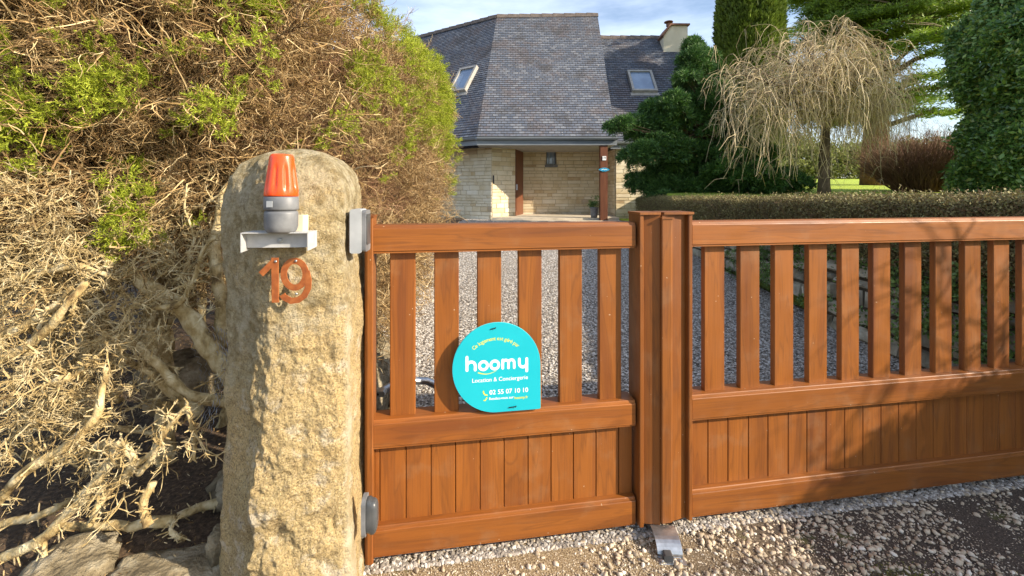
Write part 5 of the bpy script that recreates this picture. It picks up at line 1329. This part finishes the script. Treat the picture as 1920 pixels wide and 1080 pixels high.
# column cypress
def make_cypress():
    rg = np.random.default_rng(61); D0 = 15.5; xc = (1406-960)/F*D0; b = np.array((xc, D0, float(gz(xc, D0))))
    t = thing('column_cypress', 'tall columnar cypress rising behind the weeping tree', 'tree', tuple(b))
    trunk_mb([b-np.array((0, 0, 0.1)), b+np.array((0, 0, 3)), b+np.array((0, 0, 7.3))], [0.22, 0.16, 0.03]).build('trunk', M_REDTRUNK, t, True, origin=tuple(b))
    sp = [needlepad_template(rg, 18, 0.16, 0.05, 2.2, 0.06) for _ in range(5)]
    N = 11000; z = rg.uniform(1.0, 7.6, N); an = rg.uniform(0, 2*pi, N); R = 1.0*np.clip((8.1-z)/1.6, 0, 1)**0.5*np.clip((z+0.2)/1.8, 0, 1)**0.4
    groove = 0.13*np.array([fbm((cos(a)*2.2, sin(a)*2.2, zz*0.35), 1.3, 3) for a, zz in zip(an, z)])
    r = R*(1+groove)*(1-0.16*rg.uniform(0, 1, N)**2)
    T = np.stack([xc+r*np.cos(an), D0+r*np.sin(an), b[2]+z], 1); d = np.stack([np.cos(an)*0.35, np.sin(an)*0.35, np.ones(N)], 1)+rg.normal(0, 0.18, (N, 3))
    m = MB(); stamp(m, sp, T, d, rg.uniform(0.7, 1.3, N), rg); m.build('crown', M_CYP, t, origin=tuple(b))
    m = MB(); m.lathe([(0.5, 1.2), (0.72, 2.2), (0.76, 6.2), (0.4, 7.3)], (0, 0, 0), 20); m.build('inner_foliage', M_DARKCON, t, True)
make_cypress()
# weeping bare tree
def make_weeping():
    rg = np.random.default_rng(71); D0 = 9.5; b = P(1545, 368, D0); b[2] = float(gz(b[0], b[1]))
    t = thing('weeping_tree', 'bare weeping tree with golden trailing twigs on the lawn', 'tree', tuple(b))
    fork = P(1548, 225, D0)
    trunk_mb([b-np.array((0, 0, 0.1)), b+np.array((0.0, 0, 0.25)), b+np.array((0.03, 0.02, 0.9)), fork], [0.15, 0.115, 0.10, 0.085]).build('trunk', M_TRUNK, t, True, origin=tuple(b))
    # main limbs: umbrella structure
    limbs = []; lm = MB()
    ends = [(1375, 118), (1440, 90), (1500, 62), (1560, 45), (1610, 48), (1655, 80), (1690, 110), (1410, 150), (1480, 120), (1540, 90), (1600, 100), (1650, 130), (1355, 150), (1520, 60), (1580, 70), (1700, 150)]
    for i, (px, py) in enumerate(ends*3):
        e = P(px+rg.normal(0, 18), py+(0, 25, 80)[i//16]+rg.normal(0, 14), D0+rg.uniform(-1.3, 1.3)); a = fork+rg.normal(0, 0.03, 3); mpt = a*0.5+e*0.5+np.array((0, 0, 0.45+rg.uniform(0, 0.25)))
        pts = []
        for q in np.linspace(0, 1, 12): pts.append((1-q)**2*a+2*q*(1-q)*mpt+q*q*e+rg.normal(0, 0.025, 3)*(q > 0.1))
        pts = np.array(pts); limbs.append(pts); v, f = tube_geo(pts, list(np.linspace(0.035, 0.010, 12)), 5); lm.add(v, f)
    lm.build('limbs', M_TRUNK, t, True, origin=tuple(b))
    # trailing strands
    N = 1350; M_ = 14; paths = np.zeros((N, M_, 3)); rads = np.zeros((N, M_))
    cx = np.array((fork[0], D0))
    for i in range(N):
        l = limbs[rg.integers(0, len(limbs))]; p = l[rg.integers(3, 12)].copy()+rg.normal(0, 0.08, 3)
        out = np.array((p[0]-cx[0], p[1]-cx[1], 0.0)); ol = np.linalg.norm(out)+1e-6; an = rg.normal(0, 1.5); o = out/ol if ol > 0.2 else np.array((cos(i), sin(i), 0))
        o = np.array((o[0]*cos(an)-o[1]*sin(an), o[0]*sin(an)+o[1]*cos(an), 0))
        v = o*rg.uniform(0.4, 1.3)+np.array((0, 0, rg.uniform(-0.1, 1.2))); Ls = rg.uniform(0.5, 1.0)**1.0*rg.uniform(1.0, 2.9)*(1.0 if p[0] < fork[0]+0.5 else 0.75); st = Ls/(M_-1); q = p
        drop = rg.uniform(0.12, 0.40)
        for j in range(M_):
            paths[i, j] = q; v = v/np.linalg.norm(v); v = v+np.array((0, 0, -drop))+rg.normal(0, 0.15, 3); 
            v = v/np.linalg.norm(v); q = q+v*st
            if q[2] < b[2]+0.35: q = np.array((q[0], q[1], b[2]+0.35+rg.uniform(0, 0.02)))
        pe = [(960+p_[0]/p_[1]*F, HZ-(p_[2]-CH)/p_[1]*F) for p_ in paths[i]]
        if min(a[0] for a in pe) < 1335 or max(a[0] for a in pe) > 1712 or min(a[1] for a in pe) < 28: paths[i, 1:] = paths[i, :1]+(paths[i, 1:]-paths[i, :1])*0.30
        rads[i] = np.linspace(rg.uniform(0.0042, 0.0078), 0.0024, M_)
    m = MB(); v, f = tubes_np(paths, rads, 4); m.add_arr(v, f)
    # short side shoots
    k = rg.integers(0, N, 5200); j = rg.integers(3, M_-1, 5200); p0 = paths[k, j]; d = rg.normal(0, 1, (5200, 3))*np.array([0.6, 0.6, 0.4])+np.array([0, 0, -0.8]); d /= np.linalg.norm(d, axis=1, keepdims=True)
    l = rg.uniform(0.12, 0.5, (5200, 1)); mid = p0+d*l*0.45+np.array([0, 0, 0.04]); end = p0+d*l+np.array([0, 0, -0.06])
    v, f = tubes_np(np.stack([p0, mid, end], 1), np.tile(np.array([[0.0045, 0.0035, 0.002]]), (5200, 1)), 3); m.add_arr(v, f)
    m.build('trailing_twigs', M_WEEP, t, origin=tuple(b))
make_weeping()
# cedar
def make_cedar():
    rg = np.random.default_rng(81); D0 = 17.0; xc = (1640-960)/F*D0; b = np.array((xc, D0, float(gz(xc, D0))))
    t = thing('cedar_tree', 'large cedar with layered yellow green boughs at the back of the lawn', 'tree', tuple(b))
    trunk_mb([b-np.array((0, 0, 0.1)), b+np.array((0.05, 0, 2)), b+np.array((0.1, 0.1, 5)), b+np.array((0.2, 0, 11))], [0.50, 0.42, 0.33, 0.08]).build('trunk', M_REDTRUNK, t, True, origin=tuple(b))
    pads = [needlepad_template(rg, 26, 0.13, 0.035, 0.35, 0.22) for _ in range(6)]
    m = MB(); lm = MB()
    levels = [(2.3, 5), (3.2, 6), (4.1, 7), (5.0, 8), (5.7, 8), (6.4, 9), (7.1, 9), (7.8, 9), (8.6, 8), (9.4, 7), (10.2, 6)]
    for z, n in levels:
        for i in range(n):
            an = 2*pi*i/n+rg.uniform(0, 0.9); L = rg.uniform(3.2, 5.2)*(1 if z < 8 else 0.75)*(0.8 if z < 4 else 1)*(0.6 if cos(an) < -0.2 else 1); up = rg.uniform(-0.02, 0.30)
            a = b+np.array((0.1, 0, z)); e = a+np.array((cos(an)*L, sin(an)*L, L*up)); pts = []
            for q in np.linspace(0, 1, 9): pts.append(a*(1-q)+e*q+np.array((0, 0, 0.35*sin(pi*q)))+rg.normal(0, 0.05, 3))
            v, f = tube_geo(pts, list(np.linspace(0.11, 0.015, 9)), 6); lm.add(v, f); pts = np.array(pts)
            dens = (0.42 if z < 5.2 else 1.0)
            nn = int(190*dens); k = rg.uniform(0.30, 1.0, nn); base = np.array([np.interp(k*8, range(9), pts[:, c]) for c in range(3)]).T
            side = rg.normal(0, 0.5, nn)*(0.3+k*0.8); base += np.stack([-sin(an)*side, cos(an)*side, -0.10*np.abs(side)+rg.normal(0, 0.05, nn)], 1)
            stamp(m, pads, base, np.array([0, 0, 1])+rg.normal(0, 0.15, (nn, 3)), rg.uniform(0.7, 1.5, nn), rg)
            for _ in range(10):
                k0 = rg.integers(3, 8); p = pts[k0]; q = p+np.array((-sin(an), cos(an), 0))*rg.normal(0, 0.9)+np.array((cos(an)*0.4, sin(an)*0.4, rg.normal(0, 0.15)))
                v, f = tube_geo([p, (p+q)/2+np.array((0, 0, 0.05)), q], [0.02, 0.014, 0.006], 3); lm.add(v, f)
    m.build('crown', M_CEDAR, t, origin=tuple(b)); lm.build('limbs', M_TRUNK, t, origin=tuple(b))
make_cedar()
# brown twiggy shrub
def make_brownshrub():
    rg = np.random.default_rng(95); D0 = 11.5; c = P(1735, 362, D0); c[2] = float(gz(c[0], c[1]))
    t = thing('bare_shrub', 'rounded reddish brown leafless shrub left of the tall evergreen hedge', 'shrub', tuple(c))
    N = 1500; Mn = 9; an = rg.uniform(0, 2*pi, N); sp = rg.uniform(0, 1, N)**0.6; H = rg.uniform(1.1, 1.75, N)
    paths = np.zeros((N, Mn, 3)); b0 = np.stack([np.cos(an)*sp*0.7, np.sin(an)*sp*0.5, np.zeros(N)], 1); q = b0.copy(); v = np.stack([np.cos(an)*sp*0.95, np.sin(an)*sp*0.7, np.ones(N)], 1)
    for j in range(Mn):
        paths[:, j] = q; v += rg.normal(0, 0.16, v.shape); q = q+v/np.linalg.norm(v, axis=1, keepdims=True)*(H/(Mn-1))[:, None]
    m = MB(); vv, f = tubes_np(paths, np.tile(np.linspace(0.010, 0.003, Mn), (N, 1)), 3); m.add_arr(vv, f)
    tw = [twig_template(rg, 0.30, 6, 0.003, True) for _ in range(5)]; k = rg.integers(0, N, 1500); j = rg.integers(3, Mn, 1500)
    stamp(m, tw, paths[k, j], rg.normal(0, 0.6, (1500, 3))+np.array([0, 0, 0.6]), rg.uniform(0.6, 1.2, 1500), rg); m.build('twigs', M_BRSHRUB, t)
make_brownshrub()
# tall evergreen hedge at the right
def make_rhedge():
    rg = np.random.default_rng(99); c = np.array((11.9, 8.3, 1.3)); t = thing('evergreen_hedge', 'tall glossy dark green evergreen hedge at the right edge', 'hedge', tuple(c))
    lt = [leafspray_template(rg, 10, 0.16, 0.034, 0.075) for _ in range(6)]
    N = 15000; p = rg.uniform(-1, 1, (N, 3)); ax = rg.integers(0, 3, N); p[ax == 0, 0] = -1; p[ax == 1, 1] = -1; p[ax == 2, 0] = -1
    E = 4; k = (np.abs(p)**E).sum(1)**(1/E); q = p/k[:, None]; A = np.array((2.6, 1.75, 2.5)); C = np.array((12.0, 8.2, 3.4)); n = np.sign(q)*np.abs(q)**3/A; n /= np.linalg.norm(n, axis=1, keepdims=True)
    T = C+q*A; T += n*(vfbm(T, 1.1, 2)*0.50+vfbm(T, 3.2, 2)*0.22)[:, None]-n*rg.uniform(0, 0.10, (N, 1)); keep = T[:, 2] > 1.3
    m = MB(); stamp(m, lt, T[keep], n[keep]+rg.normal(0, 0.4, (keep.sum(), 3)), rg.uniform(0.6, 1.7, keep.sum()), rg); m.build('leaves', M_LAUREL, t, origin=tuple(c))
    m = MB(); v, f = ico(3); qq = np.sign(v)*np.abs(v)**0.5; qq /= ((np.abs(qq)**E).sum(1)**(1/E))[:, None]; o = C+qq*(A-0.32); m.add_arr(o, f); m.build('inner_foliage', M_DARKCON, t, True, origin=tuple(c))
make_rhedge()
# belt of bushes far behind the lawn
def make_far():
    rg = np.random.default_rng(123); m = MB(); lt = [leafspray_template(rg, 14, 0.5, 0.10, 0.22) for _ in range(5)]
    N = 9000; x = rg.uniform(6, 60, N); y = 33+rg.normal(0, 1.2, N); h = 2.6+1.6*np.array([fbm((a, 0, 0), 0.25, 3) for a in x]); z = 2.4+rg.uniform(0, 1, N)**0.8*h
    T = np.stack([x, y, z], 1); stamp(m, lt, T, rg.normal(0, 1, (N, 3))+np.array([0, -0.5, 0.6]), rg.uniform(0.7, 1.4, N), rg)
    tag(m.build('distant_bushes', M_FARGREEN), 'sunlit olive bushes far behind the lawn', 'bushes', kind='stuff')
make_far()
# roadside shrub right of the camera: it throws the shade on the wide leaf and the verge
def make_shade():
    rg = np.random.default_rng(131); c = np.array((5.1, 0.5, 0.0)); t = thing('roadside_shrub', 'evergreen shrub on the verge, out of frame to the right', 'shrub', tuple(c))
    lt = [leafspray_template(rg, 10, 0.14, 0.03, 0.06) for _ in range(5)]
    N = 5200; p = rg.uniform(-1, 1, (N, 3)); ax = rg.integers(0, 3, N); p[ax == 0, 0] = -1; p[ax == 1, 1] = np.sign(p[ax == 1, 1]); p[ax == 2, 2] = 1
    E = 4; q = p/((np.abs(p)**E).sum(1)**(1/E))[:, None]; A = np.array((0.6, 1.25, 0.88)); C = np.array((0.0, 0.0, 0.90))
    T = C+q*A; T += q*(vfbm(T, 1.6, 2)*0.10)[:, None]+rg.normal(0, 0.03, T.shape)
    m = MB(); stamp(m, lt, T, q+rg.normal(0, 0.4, T.shape), rg.uniform(0.7, 1.2, N), rg); m.build('leaves', M_LAUREL, t)
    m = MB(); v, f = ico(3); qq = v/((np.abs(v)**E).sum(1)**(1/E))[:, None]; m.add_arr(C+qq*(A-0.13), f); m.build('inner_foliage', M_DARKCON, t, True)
    m = MB(); tw = [twig_template(rg, 0.9, 9, 0.012, True, 0.55, 6) for _ in range(4)]; n = 16
    T = np.stack([rg.uniform(-0.4, 0.4, n), rg.uniform(-0.2, 1.2, n), rg.uniform(1.4, 1.7, n)], 1); stamp(m, tw, T, rg.normal(0, 0.35, (n, 3))+np.array([0, 0, 1]), rg.uniform(0.6, 1.2, n), rg); m.build('bare_shoots', M_TRUNK, t)
make_shade()
